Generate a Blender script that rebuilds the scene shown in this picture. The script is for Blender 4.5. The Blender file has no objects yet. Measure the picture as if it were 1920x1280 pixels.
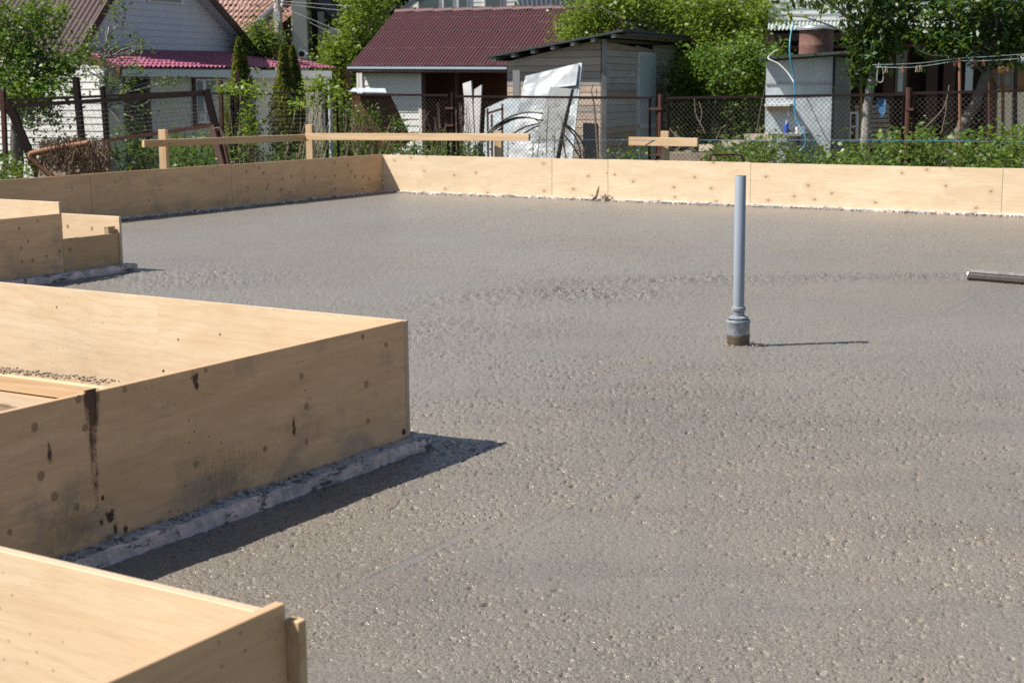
import bpy, bmesh, math, random
import numpy as np
from mathutils import Vector, Matrix, noise as mnoise
random.seed(7); RNG = np.random.default_rng(7)
SC = bpy.context.scene
COL = SC.collection
# ------------------------------------------------------------------ camera
FPX, PIT, ROLL, TH, CH = 2757.5, .1702910, -.0070733, .5596734, 1.17
_cp, _sp, _cr, _sr = math.cos(PIT), math.sin(PIT), math.cos(ROLL), math.sin(ROLL)
CF = Vector((0, _cp, -_sp)); _U = Vector((0, _sp, _cp)); _R = Vector((1, 0, 0))
CR = _R*_cr + _U*_sr; CU = -_R*_sr + _U*_cr
CC = Vector((0, 0, CH))
cam = bpy.data.cameras.new('camera'); camo = bpy.data.objects.new('camera', cam); COL.objects.link(camo)
camo.matrix_world = Matrix(((CR.x, CU.x, -CF.x, 0), (CR.y, CU.y, -CF.y, 0), (CR.z, CU.z, -CF.z, CH), (0, 0, 0, 1)))
cam.sensor_width = 36; cam.lens = FPX/1920*36; cam.clip_end = 3000; cam.clip_start = .05
cam.dof.use_dof = True; cam.dof.focus_distance = 5.9; cam.dof.aperture_fstop = 9
SC.camera = camo
# ------------------------------------------------------------------ light
SUN = Vector((-.775, -.11, 1.0)).normalized()      # towards the sun
w = bpy.data.worlds.new('World'); SC.world = w; w.use_nodes = True
nt = w.node_tree; nt.nodes.clear()
sky = nt.nodes.new('ShaderNodeTexSky'); sky.sky_type = 'NISHITA'; sky.sun_disc = False
sky.sun_elevation = math.asin(SUN.z); sky.sun_rotation = math.atan2(SUN.x, SUN.y)
bg = nt.nodes.new('ShaderNodeBackground'); bg.inputs[1].default_value = .066
wo = nt.nodes.new('ShaderNodeOutputWorld'); nt.links.new(sky.outputs[0], bg.inputs[0]); nt.links.new(bg.outputs[0], wo.inputs[0])
sl = bpy.data.lights.new('sun', 'SUN'); sl.energy = 4.8; sl.angle = math.radians(.53); sl.color = (1, .94, .85)
slo = bpy.data.objects.new('sun', sl); COL.objects.link(slo); slo.rotation_euler = SUN.to_track_quat('Z', 'Y').to_euler()
vs = SC.view_settings; vs.view_transform = 'Standard'; vs.look = 'None'; vs.gamma = 1; vs.use_curve_mapping = False
vs.exposure = .68
SC.cycles.max_bounces = 6; SC.cycles.diffuse_bounces = 3; SC.cycles.transparent_max_bounces = 12
SC.cycles.caustics_reflective = False; SC.cycles.caustics_refractive = False
SC.cycles.use_denoising = False
# ------------------------------------------------------------------ geometry helpers
def ray(x, y): return CF + CR*((x-960)/FPX) + CU*((640-y)/FPX)
def G(x, y, z=0.): d = ray(x, y); return CC + d*((z-CH)/d.z)          # photo point on a level plane
def D(x, y, Y): d = ray(x, y); return CC + d*(Y/d.y)                  # photo point at a distance
AV = Vector((math.sin(TH), math.cos(TH), 0)); BV = Vector((-math.cos(TH), math.sin(TH), 0))
def AB(a, b, z=0.): return AV*a + BV*b + Vector((0, 0, z))            # formwork frame
class VPl:                                                            # a vertical plane
    def __init__(s, p, d):
        s.p = Vector((p.x, p.y, 0)); s.d = Vector((d[0], d[1], 0)).normalized()
        n = Vector((s.d.y, -s.d.x, 0)); s.n = n if n.dot(-s.p) > 0 else -n
    def hit(s, x, y): r = ray(x, y); t = (s.p-CC).dot(s.n)/r.dot(s.n); return CC + r*t
    def uv(s, P): return ((P-s.p).dot(s.d), P.z)
    def at(s, u, z, off=0.): return s.p + s.d*u + s.n*off + Vector((0, 0, z))
    def px(s, x, y): return s.uv(s.hit(x, y))
    def off(s, o): return VPl(s.p + s.n*o, s.d)
WM = {}
def tag(o, label=None, cat=None, group=None, kind=None):
    if label: o['label'] = label
    if cat: o['category'] = cat
    if group: o['group'] = group
    if kind: o['kind'] = kind
    return o
def thing(name, loc, label, cat, group=None):
    o = bpy.data.objects.new(name, None); COL.objects.link(o); o.empty_display_size = .1
    o.location = loc; WM[o.name] = Matrix.Translation(loc)
    return tag(o, label, cat, group)
def mk(name, me, mat, parent=None, M=None):
    """link a mesh; M = world matrix (mesh local), None = mesh is in world coordinates"""
    if M is None:
        n = len(me.vertices); co = np.empty(n*3, np.float32); me.vertices.foreach_get('co', co); co = co.reshape(-1, 3)
        if n:
            lo, hi = co.min(0), co.max(0); c = (lo+hi)/2; c[2] = lo[2]
        else: c = np.zeros(3)
        co -= c; me.vertices.foreach_set('co', co.ravel()); M = Matrix.Translation(Vector([float(v) for v in c]))
    o = bpy.data.objects.new(name, me); COL.objects.link(o)
    if mat is not None and len(me.materials) == 0: me.materials.append(mat)
    WM[o.name] = M
    if parent is not None:
        o.parent = parent; o.matrix_basis = WM[parent.name].inverted() @ M
    else: o.matrix_basis = M
    return o
class MB:
    def __init__(s): s.v = []; s.f = []
    def add(s, vs, fs):
        b = len(s.v); s.v += [tuple(v) for v in vs]; s.f += [tuple(b+i for i in f) for f in fs]; return s
    def hexa(s, c):   # 8 corners: 4 bottom ccw, 4 top
        return s.add(c, [(3, 2, 1, 0), (4, 5, 6, 7), (0, 1, 5, 4), (1, 2, 6, 5), (2, 3, 7, 6), (3, 0, 4, 7)])
    def box(s, c, sx, sy, sz, M=None):
        c = Vector(c); P = [Vector((x*sx/2, y*sy/2, z*sz/2)) for z in (-1, 1) for x, y in ((-1, -1), (1, -1), (1, 1), (-1, 1))]
        return s.hexa([c + (M @ p if M else p) for p in P])
    def bar(s, p, q, w, h, up=Vector((0, 0, 1))):   # rectangular bar p->q
        p, q = Vector(p), Vector(q); d = (q-p).normalized(); x = d.cross(up)
        x = x.normalized() if x.length > 1e-4 else Vector((1, 0, 0)); u = x.cross(d)
        return s.hexa([p-x*w/2-u*h/2, p+x*w/2-u*h/2, q+x*w/2-u*h/2, q-x*w/2-u*h/2, p-x*w/2+u*h/2, p+x*w/2+u*h/2, q+x*w/2+u*h/2, q-x*w/2+u*h/2])
    def tube(s, pts, r, n=6, cap=True):
        pts = [Vector(p) for p in pts]; rr = r if isinstance(r, (list, tuple)) else [r]*len(pts); V = []; F = []
        ref = None
        for i, p in enumerate(pts):
            d = (pts[min(i+1, len(pts)-1)] - pts[max(i-1, 0)]).normalized()
            if ref is None: ref = Vector((0, 0, 1)) if abs(d.z) < .9 else Vector((1, 0, 0))
            x = d.cross(ref).normalized(); y = d.cross(x); ref = x.cross(d) if True else ref
            for k in range(n):
                a = 2*math.pi*k/n; V.append(p + x*(math.cos(a)*rr[i]) + y*(math.sin(a)*rr[i]))
        for i in range(len(pts)-1):
            for k in range(n): F.append((i*n+k, (i+1)*n+k, (i+1)*n+(k+1) % n, i*n+(k+1) % n))
        if cap: F.append(tuple(range(n))); F.append(tuple((len(pts)-1)*n+k for k in reversed(range(n))))
        return s.add(V, F)
    def lathe(s, c, prof, n=24, M=None):
        c = Vector(c); V = []; F = []
        for r, z in prof:
            for k in range(n):
                a = 2*math.pi*k/n; p = Vector((r*math.cos(a), r*math.sin(a), z)); V.append(c + (M @ p if M else p))
        for i in range(len(prof)-1):
            for k in range(n): F.append((i*n+k, i*n+(k+1) % n, (i+1)*n+(k+1) % n, (i+1)*n+k))
        F.append(tuple(reversed(range(n)))); F.append(tuple((len(prof)-1)*n+k for k in range(n)))
        return s.add(V, F)
    def prism(s, poly, off):   # planar polygon extruded by vector off
        n = len(poly); V = [Vector(p) for p in poly] + [Vector(p)+off for p in poly]
        return s.add(V, [tuple(range(n)), tuple(reversed(range(n, 2*n)))] + [(i, n+i, n+(i+1) % n, (i+1) % n) for i in range(n)])
    def mesh(s, name='m', smooth=False):
        me = bpy.data.meshes.new(name); me.from_pydata(s.v, [], s.f)
        bm = bmesh.new(); bm.from_mesh(me); bmesh.ops.recalc_face_normals(bm, faces=bm.faces); bm.to_mesh(me); bm.free()
        if smooth: me.polygons.foreach_set('use_smooth', [True]*len(me.polygons))
        return me
    def build(s, name, mat, parent=None, smooth=False, M=None): return mk(name, s.mesh(name, smooth), mat, parent, M)
def smooth_by_angle(o, deg=40):
    me = o.data; me.polygons.foreach_set('use_smooth', [True]*len(me.polygons))
    bm = bmesh.new(); bm.from_mesh(me)
    for e in bm.edges:
        if len(e.link_faces) == 2 and e.calc_face_angle(0) > math.radians(deg): e.smooth = False
    bm.to_mesh(me); bm.free()
def slab_box(name, mat, parent, p0, d, L, T, z0, z1, bev=.0015, nrm=None, wob=0.):
    """a board on edge: from p0 along d (horizontal), thickness T towards nrm, heights z0..z1. Local x=length y=thickness z=height"""
    d = Vector((d[0], d[1], 0)).normalized(); n = Vector((-d.y, d.x, 0)) if nrm is None else Vector(nrm).normalized()
    zax = Vector((0, 0, 1))
    if d.cross(n).z < 0: p0 = Vector(p0)+d*L; d = -d
    M = Matrix(((d.x, n.x, 0, p0[0]), (d.y, n.y, 0, p0[1]), (0, 0, 1, z0), (0, 0, 0, 1)))
    bm = bmesh.new(); bmesh.ops.create_cube(bm, size=1)
    for v in bm.verts: v.co = Vector(((v.co.x+.5)*L, (v.co.y+.5)*T, (v.co.z+.5)*(z1-z0)))
    if wob:
        for v in bm.verts: v.co.z += random.uniform(-wob, wob)
    if bev: bmesh.ops.bevel(bm, geom=bm.edges[:], offset=bev, segments=1, affect='EDGES')
    me = bpy.data.meshes.new(name); bm.to_mesh(me); bm.free()
    return mk(name, me, mat, parent, M)
def clip(poly, z, keep_above):
    out = []; n = len(poly)
    for i in range(n):
        a, b = poly[i], poly[(i+1) % n]; ia = (a[1] >= z) == keep_above; ib = (b[1] >= z) == keep_above
        if ia: out.append(a)
        if ia != ib:
            t = (z-a[1])/(b[1]-a[1]); out.append((a[0]+(b[0]-a[0])*t, z))
    return out
def siding(parent, pl, poly, expo, mat, name='siding_board', lap=.012, thick=.012, z0=None, jit=0., mats=None, gap=.0):
    """horizontal boards filling a convex polygon (u,z) of a vertical plane; every board its own object"""
    zs = [p[1] for p in poly]; z = z0 if z0 is not None else min(zs)
    while z < max(zs):
        e = expo*(1+random.uniform(-jit, jit)); c = clip(clip(poly, z+gap, True), z+e, False)
        if len(c) >= 3 and max(p[1] for p in c)-min(p[1] for p in c) > .01:
            fr = [pl.at(u, v, .004+thick+lap*(1-(v-z)/e)) for u, v in c]; bk = [pl.at(u, v, 0.) for u, v in c]
            m = MB(); n = len(c); m.add(fr+bk, [tuple(range(n)), tuple(reversed(range(n, 2*n)))]+[(i, n+i, n+(i+1) % n, (i+1) % n) for i in range(n)])
            m.build(name, random.choice(mats) if mats else mat, parent)
        z += e
def quadbox(pl, x0, y0, x1, y1, t, off=0.):
    """axis-aligned panel on a vertical plane from photo corners (left-top, right-bottom)"""
    u0, z1 = pl.px(x0, y0); u1, z0 = pl.px(x1, y1)
    return uvbox(pl, u0, z0, u1, z1, t, off)
def uvbox(pl, u0, z0, u1, z1, t, off=0., m=None):
    m = m or MB()
    return m.hexa([pl.at(u0, z0, off), pl.at(u1, z0, off), pl.at(u1, z0, off+t), pl.at(u0, z0, off+t),
                   pl.at(u0, z1, off), pl.at(u1, z1, off), pl.at(u1, z1, off+t), pl.at(u0, z1, off+t)])
def np_mesh(name, V, F, smooth=False, nv=4):
    me = bpy.data.meshes.new(name); me.vertices.add(len(V)); me.vertices.foreach_set('co', np.ascontiguousarray(V, np.float32).ravel())
    nf = len(F); me.loops.add(nf*nv); me.loops.foreach_set('vertex_index', np.ascontiguousarray(F, np.int32).ravel())
    me.polygons.add(nf); me.polygons.foreach_set('loop_start', np.arange(0, nf*nv, nv, dtype=np.int32))
    me.polygons.foreach_set('loop_total', np.full(nf, nv, np.int32))
    if smooth: me.polygons.foreach_set('use_smooth', np.ones(nf, bool))
    me.update(calc_edges=True); return me
# ------------------------------------------------------------------ materials
class NT:
    def __init__(s, name):
        s.m = bpy.data.materials.new(name); s.m.use_nodes = True; s.t = s.m.node_tree; s.t.nodes.clear()
        s.out = s.t.nodes.new('ShaderNodeOutputMaterial')
        s.tc = s.t.nodes.new('ShaderNodeTexCoord'); s.P = s.tc.outputs['Object']
    def n(s, typ, _set=None, **kw):
        nd = s.t.nodes.new('ShaderNode'+typ)
        for k, v in (_set or {}).items(): setattr(nd, k, v)
        for k, v in kw.items():
            key = int(k[1:]) if k[0] == '_' and k[1:].isdigit() else k.replace('_', ' ')
            s.set(nd.inputs[key], v)
        return nd
    def set(s, inp, v):
        if isinstance(v, bpy.types.NodeSocket): s.t.links.new(v, inp)
        elif isinstance(v, bpy.types.Node): s.t.links.new(v.outputs[0], inp)
        else:
            if inp.type == 'RGBA' and len(v) == 3: v = (*v, 1)
            inp.default_value = v
    def map(s, scale=(1, 1, 1), loc=(0, 0, 0), rot=(0, 0, 0), v=None): return s.n('Mapping', Vector=v or s.P, Scale=scale, Location=loc, Rotation=rot).outputs[0]
    def noise(s, sc, det=3, rough=.5, v=None, dist=0.): return s.n('TexNoise', Vector=v or s.P, Scale=sc, Detail=det, Roughness=rough, Distortion=dist).outputs[0]
    def ramp(s, f, stops, interp='LINEAR'):
        r = s.n('ValToRGB', Fac=f); cr = r.color_ramp; cr.interpolation = interp
        while len(cr.elements) < len(stops): cr.elements.new(.5)
        for e, (p, c) in zip(cr.elements, stops): e.position = p; e.color = (*c, 1) if not isinstance(c, (int, float)) else (c, c, c, 1)
        return r.outputs[0]
    def math(s, op, a, b=0., c=None, clampit=False):
        nd = s.t.nodes.new('ShaderNodeMath'); nd.operation = op; nd.use_clamp = clampit
        s.set(nd.inputs[0], a); s.set(nd.inputs[1], b)
        if c is not None: s.set(nd.inputs[2], c)
        return nd.outputs[0]
    def mix(s, f, a, b, mode='MIX'):
        nd = s.t.nodes.new('ShaderNodeMix'); nd.data_type = 'RGBA'; nd.blend_type = mode
        s.set(nd.inputs['Factor'], f); s.set(nd.inputs[6], a); s.set(nd.inputs[7], b); return nd.outputs[2]
    def sep(s, v): return s.n('SeparateXYZ', Vector=v).outputs
    def comb(s, x, y, z): return s.n('CombineXYZ', X=x, Y=y, Z=z).outputs[0]
    def bump(s, h, st=.3, dist=.01, nrm=None):
        k = dict(Height=h, Strength=st, Distance=dist)
        if nrm is not None: k['Normal'] = nrm
        return s.n('Bump', **k).outputs[0]
    def fin(s, col, rough=.6, nrm=None, metal=0., spec=.5, **kw):
        b = s.n('BsdfPrincipled', Base_Color=col, Roughness=rough, Metallic=metal)
        b.inputs['Specular IOR Level'].default_value = spec if not isinstance(spec, bpy.types.NodeSocket) else .5
        if isinstance(spec, bpy.types.NodeSocket): s.set(b.inputs['Specular IOR Level'], spec)
        if nrm is not None: s.set(b.inputs['Normal'], nrm)
        for k, v in kw.items(): s.set(b.inputs[k.replace('_', ' ')], v)
        s.t.links.new(b.outputs[0], s.out.inputs[0]); return s.m
    def rnd(s): return s.n('ObjectInfo').outputs['Random']
def m_ply(name, base, dark, grime=.25, knots=.0):
    t = NT(name); r = t.rnd(); off = t.math('MULTIPLY', r, 37.)
    x, y, z = t.sep(t.P); P = t.comb(t.math('ADD', x, off), y, z)
    g = t.noise(1., 4, .55, t.map((2.2, .2, 9), v=P), 1.2)              # cathedral figure
    fine = t.noise(1., 3, .6, t.map((14, 1, 260), v=P))
    ring = t.n('TexWave', {'wave_type': 'BANDS', 'bands_direction': 'Z'}, Vector=t.map((.35, .1, 1.6), v=P), Scale=6., Distortion=14., Detail=3., Detail_Scale=.8).outputs[1]
    c = t.mix(t.ramp(g, [(.35, 0), (.7, 1)]), base, dark)
    c = t.mix(t.math('MULTIPLY', t.ramp(ring, [(.55, 0), (.95, 1)]), .13), c, tuple(k*.6 for k in dark))
    c = t.mix(t.math('MULTIPLY', t.ramp(fine, [(.45, 0), (.7, 1)]), .35), c, tuple(k*.72 for k in dark))
    bl = t.noise(1.3, 3, .5, P); c = t.mix(t.math('MULTIPLY', t.ramp(bl, [(.4, 0), (.65, 1)]), .3), c, tuple(k*.8 for k in dark))
    # grime: grey cement smears near the bottom and small specks
    sm = t.noise(1., 5, .65, t.map((5, 3, 8), v=P)); lowm = t.ramp(z, [(0., 1), (.28, 0)])
    gm = t.math('MULTIPLY', t.ramp(t.math('ADD', sm, t.math('MULTIPLY', lowm, .12)), [(.56, 0), (.7, 1)]), grime)
    c = t.mix(gm, c, (.22, .2, .18))
    P2 = t.comb(t.math('ADD', x, off), z, 0.); vo = t.n('TexVoronoi', {'voronoi_dimensions': '2D'}, Vector=t.map((26, 34, 1), v=P2), Scale=1., Randomness=1.)
    sp = t.ramp(vo.outputs['Distance'], [(.07, 1), (.12, 0)]); gate = t.math('MULTIPLY', t.ramp(t.noise(2.5, 2, .5, P), [(.5, 0), (.6, 1)]), t.ramp(t.sep(vo.outputs['Color'])[1], [(.7, 0), (.72, 1)]))
    c = t.mix(t.math('MULTIPLY', t.math('MULTIPLY', sp, gate), grime+.25), c, (.07, .045, .03))
    if knots:
        vk = t.n('TexVoronoi', {'voronoi_dimensions': '2D'}, Vector=t.map((4.6, 6.5, 1), v=P2), Scale=1., Randomness=1.)
        kd = vk.outputs['Distance']; kg = t.ramp(t.sep(vk.outputs['Color'])[0], [(.5, 0), (.52, 1)])
        c = t.mix(t.math('MULTIPLY', t.math('MULTIPLY', t.ramp(kd, [(.04, 1), (.26, 0)]), kg), .4*knots), c, (.33, .16, .06))
        c = t.mix(t.math('MULTIPLY', t.math('MULTIPLY', t.ramp(kd, [(.05, 1), (.085, 0)]), kg), .8*knots), c, (.14, .06, .025))
    # ply layers on the edges
    nx, ny, nz = t.sep(t.tc.outputs['Normal']); edge = t.math('GREATER_THAN', t.math('ADD', t.math('ABSOLUTE', nx), t.math('ABSOLUTE', nz)), .8)
    lay = t.ramp(t.math('FRACT', t.math('MULTIPLY', y, 330.)), [(.35, 0), (.5, 1)])
    en = t.noise(1., 2, .5, t.map((60, 300, 60)))
    ec = t.mix(lay, tuple(min(1, k*1.05) for k in base), tuple(k*.55 for k in dark)); ec = t.mix(t.math('MULTIPLY', en, .45), ec, (.3, .22, .17))
    c = t.mix(edge, c, ec)
    b = t.bump(fine, .12, .002)
    return t.fin(c, .62, b, spec=.3)
def m_pine(name, base=(.70, .52, .33), dark=(.54, .35, .19), grey=0., seed=0.):
    t = NT(name); off = t.math('MULTIPLY', t.rnd(), 31.); x, y, z = t.sep(t.P); P = t.comb(t.math('ADD', x, off), y, z)
    g = t.noise(1., 4, .6, t.map((1.2, 22, 22), v=P), .6); f = t.noise(1., 2, .6, t.map((8, 220, 220), v=P))
    c = t.mix(t.ramp(g, [(.4, 0), (.68, 1)]), base, dark); c = t.mix(t.math('MULTIPLY', f, .3), c, tuple(k*.7 for k in dark))
    if grey: c = t.mix(t.math('MULTIPLY', t.ramp(t.noise(3., 4, .6, P), [(.35, 0), (.65, 1)]), grey), c, (.3, .29, .28))
    vk = t.n('TexVoronoi', Vector=t.map((2.6, 9, 9), v=P), Scale=1.); c = t.mix(t.math('MULTIPLY', t.ramp(vk.outputs['Distance'], [(.06, 1), (.11, 0)]), .6), c, (.2, .09, .04))
    return t.fin(c, .7, t.bump(g, .2, .003), spec=.25)
def m_plain(name, col, rough=.6, metal=0., var=.25, sc=4., bump=.0, dirt=None, dirt_amt=.3, spec=.5, vcol=None):
    t = NT(name); n1 = t.noise(sc, 5, .6)
    c = t.mix(t.math('MULTIPLY', t.ramp(n1, [(.3, 0), (.7, 1)]), var), col, vcol or tuple(k*.55 for k in col))
    if dirt: c = t.mix(t.math('MULTIPLY', t.ramp(t.noise(sc*2.7, 6, .65), [(.5, 0), (.62, 1)]), dirt_amt), c, dirt)
    return t.fin(c, rough, t.bump(t.noise(sc*8, 4, .6), bump, .004) if bump else None, metal, spec)
def m_weather(name, a, b, grain=30.):   # weathered board
    t = NT(name); off = t.math('MULTIPLY', t.rnd(), 53.); x, y, z = t.sep(t.P); P = t.comb(t.math('ADD', x, off), t.math('ADD', y, off), z)
    g = t.noise(1., 4, .65, t.map((2.5, 2.5, grain), v=P), .5); r = t.rnd()
    c = t.mix(t.ramp(g, [(.32, 0), (.68, 1)]), a, b); c = t.mix(t.math('MULTIPLY', r, .5), c, tuple(k*.5 for k in b))
    st = t.noise(2.2, 4, .6, P); c = t.mix(t.math('MULTIPLY', t.ramp(st, [(.5, 0), (.7, 1)]), .5), c, tuple(k*.45 for k in a))
    return t.fin(c, .85, t.bump(g, .4, .004), spec=.2)
def m_leaf(name, a, b, c3=None, trans=.35, rough=.42):
    t = NT(name); ri = t.n('NewGeometry').outputs['Random Per Island']
    n = t.noise(1.1, 3, .6); f = t.math('ADD', t.math('MULTIPLY', ri, .7), t.math('MULTIPLY', t.ramp(n, [(.3, 0), (.7, 1)]), .3))
    c = t.ramp(f, [(0, a), (.55, tuple((p+q)/2 for p, q in zip(a, b))), (.8, b), (1, c3 or b)])
    d = t.n('BsdfPrincipled', Base_Color=c, Roughness=rough); d.inputs['Specular IOR Level'].default_value = .4
    tr = t.n('BsdfTranslucent', Color=t.mix(.5, c, (.32, .42, .04), 'MIX')); mx = t.n('MixShader', Fac=trans, _1=d.outputs[0], _2=tr.outputs[0])
    t.t.links.new(mx.outputs[0], t.out.inputs[0]); return t.m
def m_glass(name='window_glass', col=(.05, .07, .08)): t = NT(name); return t.fin(t.mix(t.noise(2.), col, tuple(k*1.8 for k in col)), .06, None, 0., .8)
MT = {}
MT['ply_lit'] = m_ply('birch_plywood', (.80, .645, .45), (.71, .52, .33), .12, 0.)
MT['ply_used_shade'] = m_ply('used_plywood_shade', (.84, .54, .315), (.68, .415, .225), .45, 0.)  # stained plywood, its colour darkened and reddened to paint the shade on box fronts
MT['ply_left'] = m_ply('used_plywood_wall_shade', (.76, .50, .285), (.62, .39, .21), .35, 0.)  # left wall copy, the shade likewise put into its brown
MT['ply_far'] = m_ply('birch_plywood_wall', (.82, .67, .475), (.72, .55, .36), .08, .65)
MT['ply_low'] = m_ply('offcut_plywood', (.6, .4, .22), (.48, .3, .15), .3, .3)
MT['pine'] = m_pine('sawn_pine'); MT['pine_old'] = m_pine('weathered_pine', (.5, .36, .22), (.36, .23, .12), .5)
MT['knot'] = m_plain('plywood_knot', (.40, .24, .135), .7, 0, .6, 60., 0)
MT['knot_dark'] = m_plain('dark_knot', (.045, .025, .02), .7, 0, .3, 60., 0)
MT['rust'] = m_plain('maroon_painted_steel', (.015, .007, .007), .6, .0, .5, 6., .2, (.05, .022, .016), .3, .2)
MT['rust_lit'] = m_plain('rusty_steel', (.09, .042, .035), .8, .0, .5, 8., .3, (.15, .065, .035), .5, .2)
MT['wire'] = m_plain('galvanised_wire', (.16, .15, .14), .5, .6, .4, 3., 0)
MT['wire_rust'] = m_plain('brown_wire', (.075, .06, .05), .7, .1, .4, 3., 0)
MT['white_siding'] = m_plain('white_siding', (.80, .79, .76), .5, 0, .10, .8, 0, (.5, .47, .42), .12)
MT['grey_siding'] = m_plain('pale_grey_siding', (.60, .63, .66), .5, 0, .12, .8, 0, (.4, .4, .4), .12)
MT['cream_siding'] = m_plain('cream_siding', (.63, .62, .52), .5, 0, .1, .8, 0)
MT['white_paint'] = m_plain('white_paint', (.78, .78, .77), .5, 0, .1, 3.)
MT['soffit'] = m_plain('fascia_paint', (.62, .66, .68), .5, 0, .1, 3.)
MT['beige'] = m_plain('beige_render', (.45, .44, .38), .8, 0, .12, 2., .1)
MT['maroon_roof'] = m_plain('maroon_corrugated_sheet', (.125, .046, .052), .55, 0, .7, 1.3, 0, (.085, .055, .055), .7, .35, (.072, .034, .038))
MT['old_roof'] = m_plain('faded_maroon_sheet', (.068, .034, .038), .6, 0, .6, 1.2, 0, (.065, .05, .05), .6, .3, (.045, .032, .034))
MT['pink_roof'] = m_plain('raspberry_metal_tile', (.31, .085, .15), .42, 0, .25, 2., 0, None, 0, .5, (.24, .06, .11))
MT['tile_roof'] = m_plain('terracotta_tile', (.42, .24, .2), .75, 0, .35, 3., 0, (.25, .17, .15), .3)
MT['dark_roof'] = m_plain('dark_blue_sheet', (.03, .035, .05), .5, 0, .3, 2.)
MT['green_roof'] = m_plain('pale_green_asbestos_sheet', (.33, .38, .36), .8, 0, .4, 3., .2, (.4, .42, .4), .3)
MT['gutter'] = m_plain('grey_blue_gutter', (.10, .125, .15), .35, .3, .2, 3.)
MT['brown_trim'] = m_plain('dark_brown_wood', (.075, .035, .025), .7, 0, .5, 5., .2)
MT['brown_wall'] = m_weather('brown_plank', (.13, .05, .028), (.08, .032, .02), 3.)
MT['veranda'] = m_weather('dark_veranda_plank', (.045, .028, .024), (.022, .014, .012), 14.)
MT['grey_plank'] = [m_weather('grey_plank_%s' % k, a, b) for k, a, b in (('one', (.62, .50, .40), (.46, .38, .32)), ('two', (.68, .54, .42), (.54, .42, .34)), ('three', (.55, .49, .43), (.40, .36, .33)))]
MT['grey_blue_plank'] = [m_weather('grey_blue_plank_%s' % k, a, b) for k, a, b in (('one', (.66, .63, .58), (.48, .47, .44)), ('two', (.72, .66, .58), (.56, .52, .47)), ('three', (.66, .50, .37), (.48, .38, .30)))]
MT['post_grey'] = m_weather('silver_grey_post', (.42, .42, .42), (.3, .31, .32), 3.)
MT['white_board'] = m_weather('whitewashed_board', (.66, .65, .64), (.5, .49, .48), 3.)
MT['door'] = m_plain('blue_grey_door', (.55, .62, .66), .5, 0, .15, 3.)
MT['felt'] = m_plain('roofing_felt', (.04, .055, .05), .7, 0, .4, 5., .3, (.09, .1, .09), .4)
MT['bark'] = m_plain('grey_bark', (.2, .185, .165), .9, 0, .7, 14., 1., (.09, .075, .06), .6, .1)
MT['bark_pale'] = m_plain('pale_grey_bark', (.36, .345, .325), .9, 0, .6, 12., 1., (.12, .1, .09), .5, .1)
MT['twig'] = m_plain('dry_twig', (.26, .2, .155), .9, 0, .5, 8., 0)
MT['glass'] = m_glass(); MT['curtain_glass'] = m_glass('curtained_glass', (.16, .2, .2))
MT['white_plastic'] = m_plain('white_plastic', (.7, .7, .69), .4, 0, .08, 5.)
MT['red_brown'] = m_plain('red_brown_barrel_paint', (.20, .095, .075), .6, 0, .35, 5., .1, (.3, .27, .25), .35)
MT['lid'] = m_plain('galvanised_lid', (.4, .42, .45), .35, .6, .3, 6.)
MT['blue_hose'] = m_plain('blue_rubber_hose', (.05, .27, .42), .35, 0, .15, 6.)
MT['bottle'] = m_plain('blue_plastic_bottle', (.03, .1, .5), .25, 0, .15, 6.)
MT['yellow'] = m_plain('yellow_painted_pole', (.5, .3, .03), .5, 0, .2, 6.)
MT['cloth_blue'] = m_plain('blue_cloth', (.05, .16, .32), .9, 0, .6, 12.)
MT['peg_pink'] = m_plain('pink_peg', (.6, .16, .15), .5, 0, .1, 6.); MT['peg_wood'] = m_plain('wooden_peg', (.5, .42, .25), .7, 0, .1, 6.)
MT['line'] = m_plain('washing_line', (.3, .4, .4), .5, 0, .05, 6.); MT['rope'] = m_plain('pale_rope', (.5, .5, .46), .8, 0, .1, 6.)
MT['blue_string'] = m_plain('blue_string', (.05, .2, .35), .7, 0, .05, 6.)
MT['black_pipe'] = m_plain('black_poly_pipe', (.02, .022, .025), .35, 0, .3, 6.)
MT['concrete_block'] = m_plain('pale_block', (.5, .42, .34), .9, 0, .4, 7., .4)
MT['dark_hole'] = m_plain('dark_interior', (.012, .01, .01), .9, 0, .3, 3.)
MT['straw'] = m_plain('dry_stems', (.19, .13, .085), .9, 0, .5, 30., 0)
MT['orange_rust'] = m_plain('orange_rusty_bar', (.3, .14, .08), .85, 0, .5, 10., .3, (.35, .2, .12), .5)
MT['orange_wood'] = m_plain('orange_boards', (.42, .2, .09), .8, 0, .3, 5.)
MT['screen_panel'] = m_plain('bluish_panel', (.3, .36, .4), .6, 0, .2, 2.)
def m_metal_sheet(name, base, rough=.42):
    t = NT(name); n = t.noise(2.2, 5, .6, dist=.8); n2 = t.noise(9., 4, .6)
    c = t.mix(t.ramp(n, [(.3, 0), (.7, 1)]), base, tuple(k*.72 for k in base)); c = t.mix(t.math('MULTIPLY', t.ramp(n2, [(.55, 0), (.7, 1)]), .25), c, (.6, .62, .64))
    return t.fin(c, rough, t.bump(t.noise(3., 2, .5), .5, .05), .12, .5)
MT['sheet'] = m_metal_sheet('galvanised_sheet', (.38, .41, .43)); MT['sheet_blue'] = m_metal_sheet('blue_grey_sheet', (.56, .63, .67), .5)
MT['sheet_dark'] = m_metal_sheet('dull_grey_sheet', (.2, .21, .2), .6)
MT['dull_sheet'] = m_metal_sheet('dull_zinc_sheet', (.36, .37, .37), .6)
MT['leaf_a'] = m_leaf('pear_leaves', (.05, .12, .02), (.14, .25, .04), (.25, .36, .08))
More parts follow.
